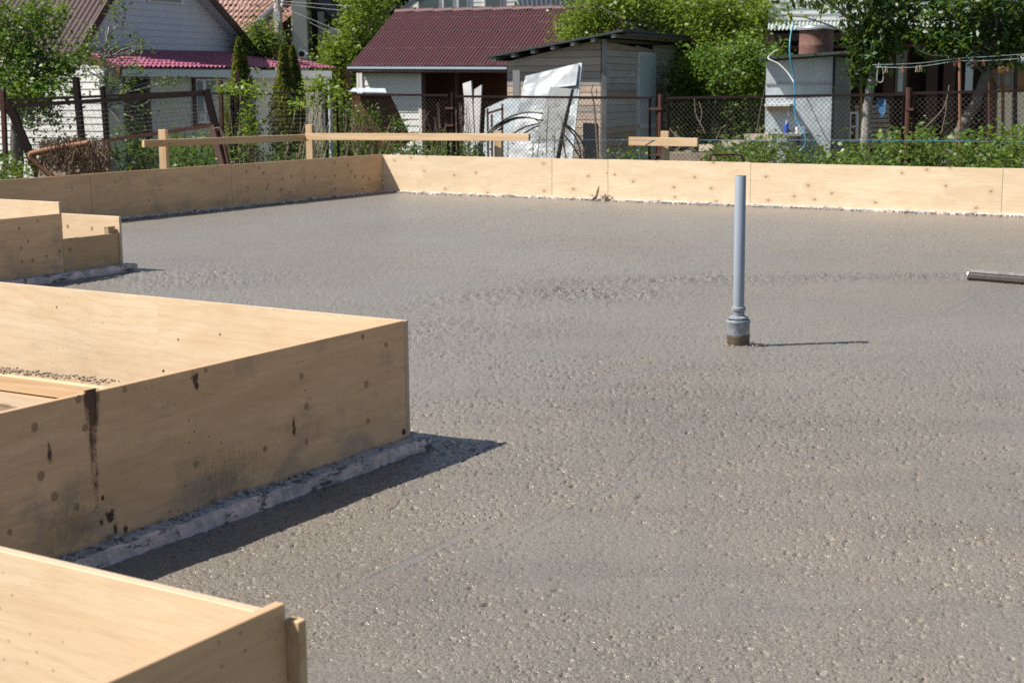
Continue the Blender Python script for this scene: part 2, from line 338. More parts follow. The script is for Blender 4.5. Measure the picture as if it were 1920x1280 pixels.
MT['leaf_b'] = m_leaf('lilac_leaves', (.075, .14, .018), (.22, .31, .04), (.38, .45, .10), .45)
MT['leaf_c'] = m_leaf('light_shrub_leaves', (.06, .12, .02), (.15, .24, .045), (.25, .33, .1))
MT['leaf_dark'] = m_leaf('dark_orchard_leaves', (.022, .06, .014), (.06, .135, .028), (.15, .25, .06))
MT['conifer'] = m_leaf('thuja_needles', (.08, .10, .014), (.17, .18, .026), (.26, .18, .03), .3, .7)
MT['spruce'] = m_leaf('spruce_needles', (.008, .02, .010), (.018, .04, .015), None, .1, .7)
MT['vine'] = m_leaf('vine_leaves', (.08, .15, .015), (.2, .3, .035), (.3, .38, .05), .45)
MT['weed'] = m_leaf('weed_leaves', (.035, .085, .018), (.085, .17, .035), (.17, .27, .07))
MT['grass'] = m_leaf('grass_blades', (.05, .1, .02), (.1, .17, .04), (.22, .2, .08))
# concrete
def m_concrete():
    t = NT('fresh_wet_concrete'); P = t.P
    at = t.n('Attribute', {'attribute_name': 'smoothness'}).outputs['Fac']; wet = t.n('Attribute', {'attribute_name': 'dryness'}).outputs['Fac']
    big = t.noise(.55, 4, .55, P); med = t.noise(3.2, 4, .6, P)
    c = t.mix(t.ramp(big, [(.40, 0), (.60, 1)]), (.218, .189, .154), (.176, .157, .133)); st_ = t.noise(1., 4, .6, t.map((.9, 5., 1), rot=(0, 0, -.9))); c = t.mix(t.math('MULTIPLY', t.ramp(st_, [(.5, 0), (.62, 1)]), .35), c, (.135, .118, .098))
    c = t.mix(t.math('MULTIPLY', t.ramp(med, [(.35, 0), (.7, 1)]), .4), c, (.216, .190, .157))
    c = t.mix(t.math('MULTIPLY', wet, .7), c, (.212, .202, .182))
    c = t.mix(t.math('MULTIPLY', at, .5), c, (.148, .145, .138))
    v1 = t.n('TexVoronoi', Vector=t.n('MixRGB', Fac=.012, Color1=P, Color2=t.n('TexNoise', Vector=P, Scale=60.).outputs['Color']).outputs[0], Scale=95., Randomness=1.)
    v2 = t.n('TexVoronoi', Vector=P, Scale=210., Randomness=1.)
    rndc = t.sep(v1.outputs['Color'])
    fine = t.noise(330., 3, .65, P); gr = t.noise(120., 4, .7, P)
    rough_amt = t.math('SUBTRACT', 1., t.math('MULTIPLY', at, .8))
    grain = t.ramp(t.noise(70., 6, .75, P), [(.36, 0), (.5, .5), (.66, 1)])
    c = t.mix(t.math('MULTIPLY', rough_amt, .75), c, t.mix(grain, (.095, .08, .068), (.30, .275, .24)), 'MIX') if False else c
    pit_shade = t.math('MULTIPLY', t.ramp(gr, [(.34, 1), (.44, 0)]), rough_amt)
    c = t.mix(t.math('MULTIPLY', pit_shade, .6), c, (.075, .058, .046))  # moist pits, with their shade also painted into the colour
    stone = t.math('MULTIPLY', t.math('MULTIPLY', t.ramp(v1.outputs['Distance'], [(.28, 1), (.42, 0)]), t.ramp(rndc[0], [(.72, 0), (.78, 1)])), rough_amt)
    c = t.mix(t.math('MULTIPLY', stone, .35), c, (.27, .24, .21))
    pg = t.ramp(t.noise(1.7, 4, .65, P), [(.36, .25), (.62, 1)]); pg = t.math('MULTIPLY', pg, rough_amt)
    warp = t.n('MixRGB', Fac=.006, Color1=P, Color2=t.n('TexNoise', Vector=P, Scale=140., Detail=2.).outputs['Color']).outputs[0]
    for sc_, thr, gt, colr, stg in ((58., .17, .62, (.03, .023, .018), .9), (115., .25, .50, (.045, .035, .027), .85), (230., .34, .5, (.06, .048, .038), .75), (105., .15, .72, (.36, .33, .28), .75), (190., .22, .58, (.5, .48, .44), .85)):  # dark dots paint shade in voids, palest dots paint glints, among stone speckle
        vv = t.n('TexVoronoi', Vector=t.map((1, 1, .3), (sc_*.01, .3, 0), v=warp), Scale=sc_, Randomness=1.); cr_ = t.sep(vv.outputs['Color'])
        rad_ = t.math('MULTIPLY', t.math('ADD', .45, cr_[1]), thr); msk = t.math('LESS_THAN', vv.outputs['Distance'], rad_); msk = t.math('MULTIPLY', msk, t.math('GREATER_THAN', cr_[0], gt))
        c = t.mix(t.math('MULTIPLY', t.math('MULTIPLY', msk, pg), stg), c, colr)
    hgt = t.math('ADD', t.math('MULTIPLY', t.ramp(v1.outputs['Distance'], [(0., 1), (.6, 0)]), t.math('ADD', .25, rndc[1])), t.math('MULTIPLY', t.ramp(v2.outputs['Distance'], [(0., 1), (.7, 0)]), .5))
    hgt = t.math('ADD', hgt, t.math('MULTIPLY', fine, .35)); hgt = t.math('ADD', hgt, t.math('MULTIPLY', gr, .8))
    b = t.bump(hgt, t.math('ADD', .12, t.math('MULTIPLY', rough_amt, .6)), .0038)
    rg = t.ramp(t.noise(150., 3, .6, P), [(.38, .10), (.62, .5)])
    rg = t.math('ADD', rg, t.math('MULTIPLY', wet, .1))
    return t.fin(c, rg, b, spec=.6)
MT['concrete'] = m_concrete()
def m_foam():
    t = NT('cement_smeared_pink_foam'); n = t.noise(14., 5, .7); n2 = t.noise(3., 3, .5); x, y, z = t.sep(t.tc.outputs['Normal'])
    c = t.mix(t.ramp(n, [(.42, 0), (.6, 1)]), (.93, .68, .63), (.52, .46, .41))
    c = t.mix(t.math('MULTIPLY', t.ramp(n2, [(.5, 0), (.62, 1)]), .6), c, (.5, .47, .46))
    c = t.mix(t.math('MULTIPLY', t.math('GREATER_THAN', z, .6), .85), c, (.44, .42, .40))
    dk = t.noise(1., 4, .7, t.map((9, 9, 26))); c = t.mix(t.math('MULTIPLY', t.ramp(dk, [(.53, 0), (.60, 1)]), .8), c, (.05, .035, .035))
    return t.fin(c, .85, t.bump(t.noise(70., 4, .7), .7, .006), spec=.2)
MT['foam'] = m_foam()
MT['crumb'] = m_plain('concrete_crumb', (.40, .38, .36), .85, 0, .4, 30., .5)
MT['crumb_brown'] = m_plain('soil_crumb', (.36, .28, .215), .9, 0, .5, 30., .5)
def m_decal(name, col, kind):
    t = NT(name); x, y, z = t.sep(t.tc.outputs['Generated']); P = t.P
    if kind == 'drip':
        s = t.noise(1., 5, .75, t.map((95, 1, 9))); s2 = t.noise(30., 4, .7)
        cx = t.math('ABSOLUTE', t.math('SUBTRACT', x, .5)); wdt = t.ramp(z, [(0., .1), (.4, .22), (.86, .36), (.93, .5), (1., .5)])
        e = t.ramp(t.math('SUBTRACT', t.math('ADD', wdt, t.math('MULTIPLY', t.math('SUBTRACT', s, .5), 1.0)), cx), [(0., 0), (.2, 1)])
        dens = t.ramp(z, [(0., .45), (.15, .60), (.5, .72), (.78, .85), (.87, 1.3), (1., 1.5)])
        a = t.math('MULTIPLY', e, t.ramp(t.math('ADD', t.math('MULTIPLY', t.math('ADD', s, s2), .5), t.math('MULTIPLY', dens, .32)), [(.66, 0), (.84, 1)]))
    else:
        s = t.noise(1., 5, .8, t.map((75, 1, 28))); d = t.n('VectorMath', {'operation': 'LENGTH'}, _0=t.comb(t.math('SUBTRACT', x, .5), 0., t.math('SUBTRACT', z, .5))).outputs['Value']
        a = t.ramp(t.math('ADD', t.math('SUBTRACT', .5, d), t.math('MULTIPLY', t.math('SUBTRACT', s, .5), 1.5)), [(.20 if kind == 'blot' else .12, 0), (.34 if kind == 'blot' else .5, 1)])
        if kind == 'smear': a = t.math('MULTIPLY', a, .3)
    c = t.mix(t.ramp(t.noise(1., 4, .7, t.map((60, 1, 14))), [(.4, 0), (.62, 1)]), col, tuple(k*3.4 for k in col))
    b = t.n('BsdfPrincipled', Base_Color=c, Roughness=.55); tr = t.n('BsdfTransparent'); mx = t.n('MixShader', Fac=a, _1=tr.outputs[0], _2=b.outputs[0])
    t.t.links.new(mx.outputs[0], t.out.inputs[0]); return t.m
MT['tar'] = m_decal('tar_drip', (.045, .018, .01), 'drip'); MT['tar_blot'] = m_decal('tar_blot', (.035, .014, .01), 'blot'); MT['smear'] = m_decal('cement_smear', (.085, .075, .062), 'smear')
# pipes
def m_pipe(name, cement, k=1.):
    t = NT(name); x, y, z = t.sep(t.P); n = t.noise(34., 5, .7); n2 = t.noise(1., 4, .6, t.map((60, 60, 14)))
    c = t.mix(t.math('MULTIPLY', n2, .35), (.25*k, .29*k, .355*k), (.33*k, .36*k, .41*k))
    c = t.mix(t.ramp(t.math('ADD', n, cement), [(.5, 0), (.62, 1)]), c, (.34, .33, .32))
    c = t.mix(t.math('MULTIPLY', t.ramp(t.noise(80., 3, .6), [(.55, 0), (.62, 1)]), min(.7, cement*4)), c, (.5, .5, .5))
    return t.fin(c, .42, t.bump(n, .15+cement, .004), spec=.45)
MT['pipe'] = m_pipe('grey_sewer_pipe', -.14); MT['pipe_dirty'] = m_pipe('cement_splashed_pipe', .01, .75)
MT['wet_cement'] = m_plain('brown_wet_cement', (.11, .082, .058), .5, 0, .5, 18., .6, (.2, .17, .14), .4)
MT['alu'] = m_plain('dirty_aluminium', (.5, .5, .48), .38, .5, .4, 12., .1, (.2, .18, .15), .5)
MT['alu_mud'] = m_plain('cement_caked_aluminium', (.06, .052, .042), .7, 0., .5, 25., .5, (.1, .085, .07), .5)
def m_ground():
    t = NT('garden_soil'); n = t.noise(.8, 5, .6); c = t.mix(t.ramp(n, [(.4, 0), (.6, 1)]), (.10, .075, .05), (.06, .085, .03))
    return t.fin(c, .95, t.bump(t.noise(12., 5, .7), .8, .05), spec=.1)
MT['ground'] = m_ground()
# ------------------------------------------------------------------ noise for height fields
_T = RNG.random((512, 512)).astype(np.float32)
def vnoise(x, y):
    xi = np.floor(x).astype(np.int64); yi = np.floor(y).astype(np.int64); fx = (x-xi); fy = (y-yi); fx = fx*fx*(3-2*fx); fy = fy*fy*(3-2*fy)
    g = lambda a, b: _T[(a*7+b*131) & 511, (b+a*57) & 511]
    return (g(xi, yi)*(1-fx)+g(xi+1, yi)*fx)*(1-fy)+(g(xi, yi+1)*(1-fx)+g(xi+1, yi+1)*fx)*fy-.5
def fbm(x, y, o=4):
    s = 0; a = 1.
    for i in range(o): s = s+a*vnoise(x+17.3*i, y-9.1*i); x = x*2.03; y = y*2.03; a *= .5
    return s
def pebbles(x, y, s, p, salt):
    X = x/s; Y = y/s; xi = np.floor(X).astype(np.int64); yi = np.floor(Y).astype(np.int64); h = np.zeros_like(x)
    for dx in (-1, 0, 1):
        for dy in (-1, 0, 1):
            a = xi+dx; b = yi+dy
            r1 = _T[(a*13+b*197+salt) & 511, (b*3+a*71) & 511]; r2 = _T[(a*5+b*91+salt+77) & 511, (b*11+a*29) & 511]; r3 = _T[(a*17+b*37+salt+3) & 511, (b*7+a*19) & 511]
            rad = .22+.34*r3; d2 = ((X-a-r1)**2+(Y-b-r2)**2)/(rad*rad)
            pres = _T[(a*23+b*61+salt+9) & 511, (b*31+a*3) & 511] < p
            h = np.maximum(h, np.where(pres & (d2 < 1), np.sqrt(np.clip(1-d2, 0, 1))*rad*(.6+.7*r2), 0))
    return h*s
# ------------------------------------------------------------------ the slab and the ground
BX0 = (-.6, 1.575, 1.386, 4.2)      # a0,a1,b0,b1 of the near box
BX1 = (1.95, 3.88, 2.835, 6.3)
BX2 = (4.7, 6.36, 7.29, 9.6)
def build_slab():
    k = 1/1700; ys = [1.55]
    while ys[-1] < 18.2: ys.append(ys[-1]+max(.003, ys[-1]**2*k*.85))
    ys = np.array(ys); nr = len(ys); nc = 900
    u = np.linspace(-.42, .5, nc); X = (u[None, :]*(ys[:, None]+.6)); Y = np.repeat(ys[:, None], nc, 1)
    a = X*AV.x+Y*AV.y; b = X*BV.x+Y*BV.y
    sm = np.zeros_like(X); dry = np.zeros_like(X); Z = .006*fbm(X*.8, Y*.8, 3)+.0035*fbm(X*3.1, Y*3.1, 3)
    # rough belts where the concrete was not worked, smooth trowelled passes, screed lines
    patch = fbm(X*.55+3, Y*.35+1, 3)
    sm += np.clip((fbm(a*1.9+8, b*1.1, 3)-.10)*1.6, 0, .38)
    def dist(p, q):
        p = np.array(p); q = np.array(q); d = q-p; L = (d**2).sum(); t = np.clip(((X-p[0])*d[0]+(Y-p[1])*d[1])/L, 0, 1)
        return np.hypot(X-p[0]-t*d[0], Y-p[1]-t*d[1]), t
    def g2(x, y): v = G(x, y); return (v.x, v.y)
    for (p, q, wd, dz) in ((g2(985, 1000), g2(1300, 838), .012, -.0012), (g2(1260, 505), g2(1560, 462), .03, -.001), (g2(1770, 590), g2(1850, 545), .02, -.002), (g2(1575, 528), g2(1612, 500), .02, -.006),
                            (g2(1085, 730), g2(1245, 690), .03, -.001), (g2(1490, 735), g2(1700, 655), .03, -.001), (g2(620, 1120), g2(900, 985), .012, -.001), (g2(880, 425), g2(1150, 392), .03, .002)):
        d, t = dist(p, q); wv = wd*.8*(1+.9*fbm(X*9, Y*9, 2)); m = np.clip(1.4-d/wv, 0, 1)*np.clip(.7+1.6*fbm(X*2.3+5, Y*2.3, 2), 0, 1); sm = np.maximum(sm, m); Z += dz*m + .002*np.exp(-((d-wv*1.7)/(wv*.5))**2)
    # footprint of the lumpy belt across the middle
    rough = np.zeros_like(X)
    for (x, y, rx, ry, am) in ((1090, 550, .55, .35, 1.), (1250, 525, .9, .22, .8), (1500, 520, .9, .16, .7), (1700, 520, .9, .18, .7), (900, 560, .5, .4, .5), (330, 520, .7, .5, .5), (820, 620, .6, .5, .4)):
        c = g2(x, y); rough = np.maximum(rough, am*np.exp(-(((X-c[0])/rx)**2+((Y-c[1])/ry)**2)))
    sm = np.clip(sm-rough*1.1, -.9, 1); dry = np.clip(.5+1.3*fbm(X*.35+9, Y*.3+4, 3)+(b-4)*.10, 0, 1)
    dr = 1-sm*.92
    am = np.clip(.55+1.2*patch+rough*.8, .25, 1.5)*dr
    fade = np.clip(1.25-Y/16, .5, 1)
    Z += (.65*am*pebbles(X, Y, .0072, .32, 5) + .5*am*pebbles(X+.3, Y+.7, .0115, .12, 40)+ .45*am*pebbles(X+1.3, Y+.2, .019, .02, 90))*fade
    Z -= (2.1*am*pebbles(X+.77, Y*.75+.3, .0100, .22, 123)+1.4*am*pebbles(X+.17, Y*.8+.9, .019, .08, 203))*fade
    Z += .0022*fbm(a*.9+b*1.1, (b-a*.35)*7., 3)+.0012*fbm(a*5., b*2.+a, 3)
    Z += .0010*dr*fbm(X*75, Y*75, 2) - .022*np.exp(-np.clip(2.835-b, 0, 9)/.30)*(a < 5)*np.clip((5-a), 0, 1) + rough*(.016*fbm(X*14, Y*14, 3)+1.0*pebbles(X, Y, .05, .35, 11)+.9*pebbles(X+.4, Y+.2, .026, .35, 61))
    d, t = dist(g2(1040, 535), g2(1330, 512)); Z -= .012*np.exp(-(d/.09)**2)
    # pipe collar mound
    pc = G(1384, 650); d = np.hypot(X-pc.x, Y-pc.y); Z += .010*np.exp(-(d/.09)**2)
    # edges climb to the boards here and there
    Z += .010*np.exp(-((13.62-a)/.10)**2)*(.6+1.1*fbm(b*3, a*3, 3))
    V = np.stack([X, Y, Z], -1).reshape(-1, 3)
    idx = np.arange(nr*nc).reshape(nr, nc); F = np.stack([idx[:-1, :-1], idx[:-1, 1:], idx[1:, 1:], idx[1:, :-1]], -1)
    ca = (a[:-1, :-1]+a[1:, 1:])/2; cb = (b[:-1, :-1]+b[1:, 1:])/2
    keep = (ca < 13.66) & (cb < 10.29)
    for B in (BX0, BX1, BX2, (6.3, 6.82, 7.29, 9.0)): keep &= ~((ca > B[0]+.015) & (ca < B[1]-.015) & (cb > B[2]+.015) & (cb < B[3]-.015))
    F = F[keep].reshape(-1, 4)
    me = np_mesh('concrete_slab', V, F, True)
    for nm, arr in (('smoothness', sm), ('dryness', dry)):
        at = me.attributes.new(nm, 'FLOAT', 'POINT'); at.data.foreach_set('value', arr.astype(np.float32).ravel())
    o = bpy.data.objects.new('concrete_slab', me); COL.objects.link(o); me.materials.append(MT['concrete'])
    tag(o, kind='structure', label='freshly poured wet grey concrete slab filling the formwork')
build_slab()
m = MB(); N = 24
vs_, fs_ = [], []
gx = [-400, -120, -60, -30, -15, -8, -4, 0, 4, 8, 15, 30, 60, 120, 400]; gy = [-60, -20, -5, 5, 12, 18, 21, 24, 30, 40, 60, 100, 200, 600, 1500]
for y in gy:
    for x in gx: vs_.append((x, y, -.30 if y <= 18 else -.62))
for j in range(len(gy)-1):
    for i in range(len(gx)-1): q = j*len(gx)+i; fs_.append((q, q+1, q+len(gx)+1, q+len(gx)))
m.add(vs_, fs_); tag(m.build('ground', MT['ground']), kind='structure', label='bare soil and rough grass around the slab and gardens')
# ------------------------------------------------------------------ formwork
def knots_on(parent, P, wall_o, wall_n, lst, r=.011, dark=False):
    """round plugs in a plywood face; lst of photo points on vertical plane P"""
    for it in lst:
        x, y = it[0], it[1]; rr = it[2] if len(it) > 2 else r; c = P.hit(x, y); nn = P.n; u = P.d
        m = MB(); pts = [c+nn*.0012+u*(math.cos(k*math.pi/5)*rr*random.uniform(.85, 1.1))+Vector((0, 0, math.sin(k*math.pi/5)*rr*1.1)) for k in range(10)]
        m.prism(pts, -nn*.0016); m.build('knot', MT['knot_dark' if dark else 'knot'], parent)
def rough_strip(name, parent, p0, d, L, n, w, z0, z1, mat, seed, amp=.006):
    """rough edge strip lying along a panel foot: subdivided, chipped"""
    nx = max(8, int(L/.018)); prof = [(0, z0), (0, z1), (w*.4, z1+.001), (w*.92, z1-.001), (w, z1-.005), (w*1.0, z1*.5+z0*.5), (w, z0)]
    V = []; F = []
    for i in range(nx+1):
        for j, (o, z) in enumerate(prof):
            k = mnoise.noise(Vector((i*.018*14, j*1.3, seed)))*amp + mnoise.noise(Vector((i*.018*55, j*2.3, seed+5)))*amp*.5
            p = p0 + d*(L*i/nx) + n*(o+(k*1.3 if j > 1 else 0)) + Vector((0, 0, z+(k if 0 < j < 6 else 0))); p = p + n*(.010*mnoise.noise(Vector((i*.018*2.2, 3., seed))) if j > 2 else 0) + Vector((0, 0, .006*mnoise.noise(Vector((i*.018*3.1, 7., seed))) if 0 < j < 5 else 0)); V.append(p)
    m_ = len(prof)
    for i in range(nx):
        for j in range(m_-1): F.append((i*m_+j, (i+1)*m_+j, (i+1)*m_+j+1, i*m_+j+1))
    F.append(tuple(range(m_))); F.append(tuple(reversed(range(nx*m_, nx*m_+m_))))
    mb = MB(); mb.add(V, F); return mb.build(name, mat, parent)
def crumbs(name, parent, pts, mat, rmin, rmax, label=None):
    bm = bmesh.new(); bmesh.ops.create_icosphere(bm, subdivisions=1, radius=1); base = [v.co.copy() for v in bm.verts]; fc = [tuple(v.index for v in f.verts) for f in bm.faces]; bm.free()
    m = MB()
    for p in pts:
        r = random.uniform(rmin, rmax)*random.choice((.6, .8, 1, 1)); s = Vector((random.uniform(.7, 1.3), random.uniform(.7, 1.3), random.uniform(.5, .9)))*r; R = Matrix.Rotation(random.uniform(0, 6.28), 3, 'Z')
        m.add([p + R @ Vector((v.x*s.x*random.uniform(.8, 1.2), v.y*s.y*random.uniform(.8, 1.2), v.z*s.z)) for v in base], fc)
    o = m.build(name, mat, parent); o['kind'] = 'stuff'
    if label: o['label'] = label
    return o
def nailed_panels(parent, p0, d, n, cuts, T, z0, z1, mat):
    out = []
    for s, e in zip(cuts[:-1], cuts[1:]):
        out.append(slab_box('plywood_panel', mat, parent, p0+d*(s+.002), d, e-s-.004, T, z0+random.uniform(-.002, .002), z1+random.uniform(-.003, .003), .0012, n))
    return out
# far wall, facing the camera
LW_B = 10.27; FW_A = 13.62
t = thing('formwork_wall', AB(FW_A, 6, 0), 'long sunlit birch plywood formwork wall along the far edge of the slab', 'formwork wall')
ptop = lambda x, y: VPl(AB(FW_A, 5), BV).hit(x, y).dot(BV)
cb = [LW_B, ptop(1035, 340), ptop(1140, 340), ptop(1407, 345), ptop(1879, 360), ptop(1879, 360)-1.52, ptop(1879, 360)-3.04]
for s, e in zip(cb[:-1], cb[1:]):
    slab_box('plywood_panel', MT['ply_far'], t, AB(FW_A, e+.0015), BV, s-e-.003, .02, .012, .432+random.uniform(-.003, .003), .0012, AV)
P = VPl(AB(FW_A, 5), BV)
rough_strip('foam_strip', t, AB(FW_A, LW_B), -BV, 10.2, -AV, .035, -.02, .026, MT['foam'], 3., .006)
m = MB()
for i in range(14):
    b = LW_B-.5-i*.75
    if b > 0: m.box(AB(FW_A+.045, b, .12), .045, .045, .56, Matrix.Rotation(TH, 3, 'Z').inverted())
m.build('bracing_post', MT['pine_old'], t)
cr = [AB(FW_A-.04-abs(random.gauss(0, .03)), random.uniform(3, 10.2), .014) for _ in range(500)]
crumbs('concrete_crumbs', t, cr, MT['crumb'], .005, .014)
# left wall, in shade
t = thing('formwork_wall', AB(9, LW_B, 0), 'shaded brown plywood formwork wall along the left edge of the slab', 'formwork wall')
PLw = VPl(AB(5, LW_B), AV); ca = [PLw.hit(171, 360).dot(AV)-1.9, PLw.hit(171, 360).dot(AV), PLw.hit(435, 350).dot(AV), FW_A]
for s, e in zip([ca[0]-1.6]+ca[:-1], ca):
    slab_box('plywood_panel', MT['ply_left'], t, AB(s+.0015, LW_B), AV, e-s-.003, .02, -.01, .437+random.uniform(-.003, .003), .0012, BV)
Pf = PLw
knots_on(t, Pf, None, None, [(462, 322), (486, 315), (494, 324), (530, 336), (546, 330), (570, 337), (591, 332), (628, 305), (653, 310), (629, 330), (658, 322), (666, 331), (680, 331), (692, 336), (465, 352), (503, 346), (527, 355), (544, 360), (629, 354), (679, 354), (500, 354)], .016)
knots_on(t, Pf, None, None, [(135, 353), (280, 340), (227, 334), (215, 341), (380, 340), (300, 356), (400, 318), (280, 376)], .01)
crumbs('concrete_crumbs', t, [AB(random.uniform(8.5, 13.5), LW_B-.02-abs(random.gauss(0, .03)), .008) for _ in range(350)], MT['crumb'], .005, .016)
rough_strip('foam_strip', t, AB(7.2, LW_B), AV, 6.35, -BV, .022, -.02, .018, MT['foam'], 8., .008)
# middle box
t = thing('formwork_box', AB(3.88, 2.84, 0), 'large open plywood box rising from the slab with tar streaks on its shaded front', 'formwork box')
slab_box('front_panel', MT['ply_used_shade'], t, AB(1.95, 2.835), AV, 3.86-1.95, .018, -.01, .421, .0012, BV)
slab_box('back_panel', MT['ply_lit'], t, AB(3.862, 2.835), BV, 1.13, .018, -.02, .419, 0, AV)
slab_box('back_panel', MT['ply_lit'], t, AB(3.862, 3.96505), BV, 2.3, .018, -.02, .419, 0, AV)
slab_box('side_panel', MT['ply_used_shade'], t, AB(1.95, 2.855), BV, 3.3, .018, .03, .42, .0012, AV)
Pf = VPl(AB(1, 2.835), AV)
for o in bpy.data.objects:
    if o.name == 'front_panel': o['label'] = 'shaded front panel with dark tar drips and brown knots'
knots_on(t, Pf, 0, 0, [(680, 631, .0085), (724, 646, .0085), (565, 705, .009), (687, 720, .011), (575, 762, .010), (690, 789, .0085), (575, 828, .008), (497, 841, .009), (368, 870, .010), (306, 780-85, .004), (147, 748, .010), (65, 801, .0105), (159, 802, .009), (77, 892, .011), (102, 930, .011), (144, 950, .009), (234, 730, .0075), (18, 997, .007), (386, 694, .006), (235, 992, .006)])
knots_on(t, Pf, 0, 0, [(757, 809, .010)], dark=True)
def decal(parent, P, x0, y0, x1, y1, mat, name, label=None):
    u0, z1 = P.px(x0, y0); u1, z0 = P.px(x1, y1); m = MB()
    m.add([P.at(u0, z0, .0022), P.at(u1, z0, .0022), P.at(u1, z1, .0022), P.at(u0, z1, .0022)], [(0, 1, 2, 3)])
    c = (P.at((u0+u1)/2, z0)); d = P.d; n = P.n
    me = m.mesh(); M = Matrix(((d.x, n.x, 0, c.x), (d.y, n.y, 0, c.y), (0, 0, 1, c.z), (0, 0, 0, 1))); me.transform(M.inverted())
    o = mk(name, me, mat, parent, M)
    if label: o['label'] = label
decal(t, Pf, 152, 733, 200, 985, MT['tar'], 'tar_streak', 'long brown tar drip near the left')
decal(t, Pf, 355, 686, 376, 732, MT['tar_blot'], 'tar_blot', 'black tar blot below the top edge'); decal(t, Pf, 360, 714, 376, 735, MT['tar_blot'], 'tar_blot')
decal(t, Pf, 84, 815, 100, 880, MT['tar_blot'], 'tar_blot'); decal(t, Pf, 545, 770, 556, 830, MT['tar_blot'], 'tar_blot'); decal(t, Pf, 190, 950, 222, 985, MT['tar_blot'], 'tar_blot'); decal(t, Pf, 210, 975, 222, 1008, MT['tar_blot'], 'tar_blot'); decal(t, Pf, 228, 980, 242, 1003, MT['tar_blot'], 'tar_blot'); decal(t, Pf, 183, 968, 196, 990, MT['tar_blot'], 'tar_blot'); decal(t, Pf, 186, 925, 198, 942, MT['tar_blot'], 'tar_blot')
decal(t, Pf, 320, 840, 520, 960, MT['smear'], 'cement_smear', 'grey cement smear near the foot'); decal(t, Pf, 60, 930, 210, 1040, MT['smear'], 'cement_smear')
rough_strip('foam_strip', t, AB(1.9, 2.835), AV, 2.03, -BV, .056, -.04, .026, MT['foam'], 1., .009)
rough_strip('foam_strip', t, AB(3.88, 2.80), BV, 2., AV, .02, -.02, .02, MT['foam'], 2.)
cr = [AB(random.uniform(1.95, 3.9), 2.835-random.uniform(.004, .05), .027) for _ in range(420)] + [AB(random.gauss(3.0, .12), 2.835-random.uniform(.004, .045), .029) for _ in range(90)]
crumbs('concrete_crumbs', t, cr, MT['crumb'], .003, .010)
crumbs('concrete_crumbs', t, [AB(random.choice((3.03, 2.55, 2.95, 3.1, 3.2))+random.gauss(0, .02), 2.815, .036) for _ in range(9)], MT['crumb'], .010, .015)
# plank and soil inside it
pk = thing('spacer_plank', AB(3.75, 4.6, .1), 'pale sawn plank wedged inside the large plywood box with soil on top', 'plank')
p0 = G(-60, 693, .12); bb = [G(-150, 683, .115), G(196, 723, .115)]; d = (bb[1]-bb[0]); L = d.length; d.normalize()
slab_box('plank', MT['pine'], pk, bb[0]-Vector((0, 0, .115)), d, L+.25, .03, .055, .115, .002, AV)
slab_box('plank', MT['pine_old'], pk, AB(3.46, 3.0)+Vector((0, 0, 0)), BV, 2.6, .19, -.02, .05, .002, AV)
sb = thing('soil_crumbs', AB(3.8, 4.5, .1), 'brown crumbs of soil lying on the plank inside the large box', 'soil'); sb['kind'] = 'stuff'
cr = []
for i in range(420):
    s = random.random(); p = bb[0].lerp(bb[1], s)+AV*random.uniform(.0, .075); cr.append(Vector((p.x, p.y, .118+random.uniform(0, .008))))
crumbs('crumbs', sb, cr+[bb[0].lerp(bb[1], .52)+AV*.03+Vector((random.gauss(0, .015), random.gauss(0, .012), .012)) for _ in range(12)], MT['crumb_brown'], .003, .008)
if 0: m.prism([AB(1.97, 2.87, .09), AB(3.85, 2.87, .09), AB(3.85, 6.2, .09), AB(1.97, 6.2, .09)], Vector((0, 0, -.05))); 
# nearest box
t = thing('formwork_box', AB(1.57, 1.4, 0), 'nearest plywood box corner at the bottom left of the photo with a batten nailed outside', 'formwork box')
slab_box('front_panel', MT['ply_used_shade'], t, AB(-.5, 1.386), AV, 1.577+.5, .018, .0, .425, .001, BV)
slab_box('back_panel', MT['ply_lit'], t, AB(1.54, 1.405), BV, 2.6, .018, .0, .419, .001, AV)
slab_box('corner_batten', MT['pine'], t, AB(1.5775, 1.361), AV, .017, .028, .0, .400, .0015, BV)
rough_strip('foam_strip', t, AB(-.5, 1.365), AV, 2.1, -BV, .045, -.02, .028, MT['foam'], 4.)
# far-left box
t = thing('formwork_box', AB(6.36, 7.3, 0), 'stepped plywood box by the left wall, tall part with a lower end piece', 'formwork box')
slab_box('front_panel', MT['ply_used_shade'], t, AB(4.7, 7.29), AV, 1.62, .018, .045, .417, .0012, BV)
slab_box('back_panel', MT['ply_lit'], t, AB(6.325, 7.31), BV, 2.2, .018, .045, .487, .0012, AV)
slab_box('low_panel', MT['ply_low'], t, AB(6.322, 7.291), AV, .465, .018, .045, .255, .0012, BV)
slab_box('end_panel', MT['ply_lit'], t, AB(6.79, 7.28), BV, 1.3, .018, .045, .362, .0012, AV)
slab_box('corner_batten', MT['pine_old'], t, AB(6.72, 7.31), AV, .06, .04, .05, .30, .0015, BV)
rough_strip('foam_strip', t, AB(4.7, 7.29), AV, 2.19, -BV, .055, -.02, .048, MT['foam'], 6., .008)
Pf = VPl(AB(5, 7.29), AV); knots_on(t, Pf, 0, 0, [(111, 471, .01), (87, 480, .009), (61, 488, .01), (41, 490, .009), (36, 427, .008), (53, 452, .008), (40, 465, .009), (70, 414, .008)]); knots_on(t, Pf, 0, 0, [(131, 468, .014)])
Pf = VPl(AB(6.79, 7.28), BV); knots_on(t, Pf, 0, 0, [(127, 424, .012), (172, 428, .011)])
Pf = VPl(AB(3.862, 3), BV); bt = [o for o in bpy.data.objects if o.name == 'formwork_box'][0]
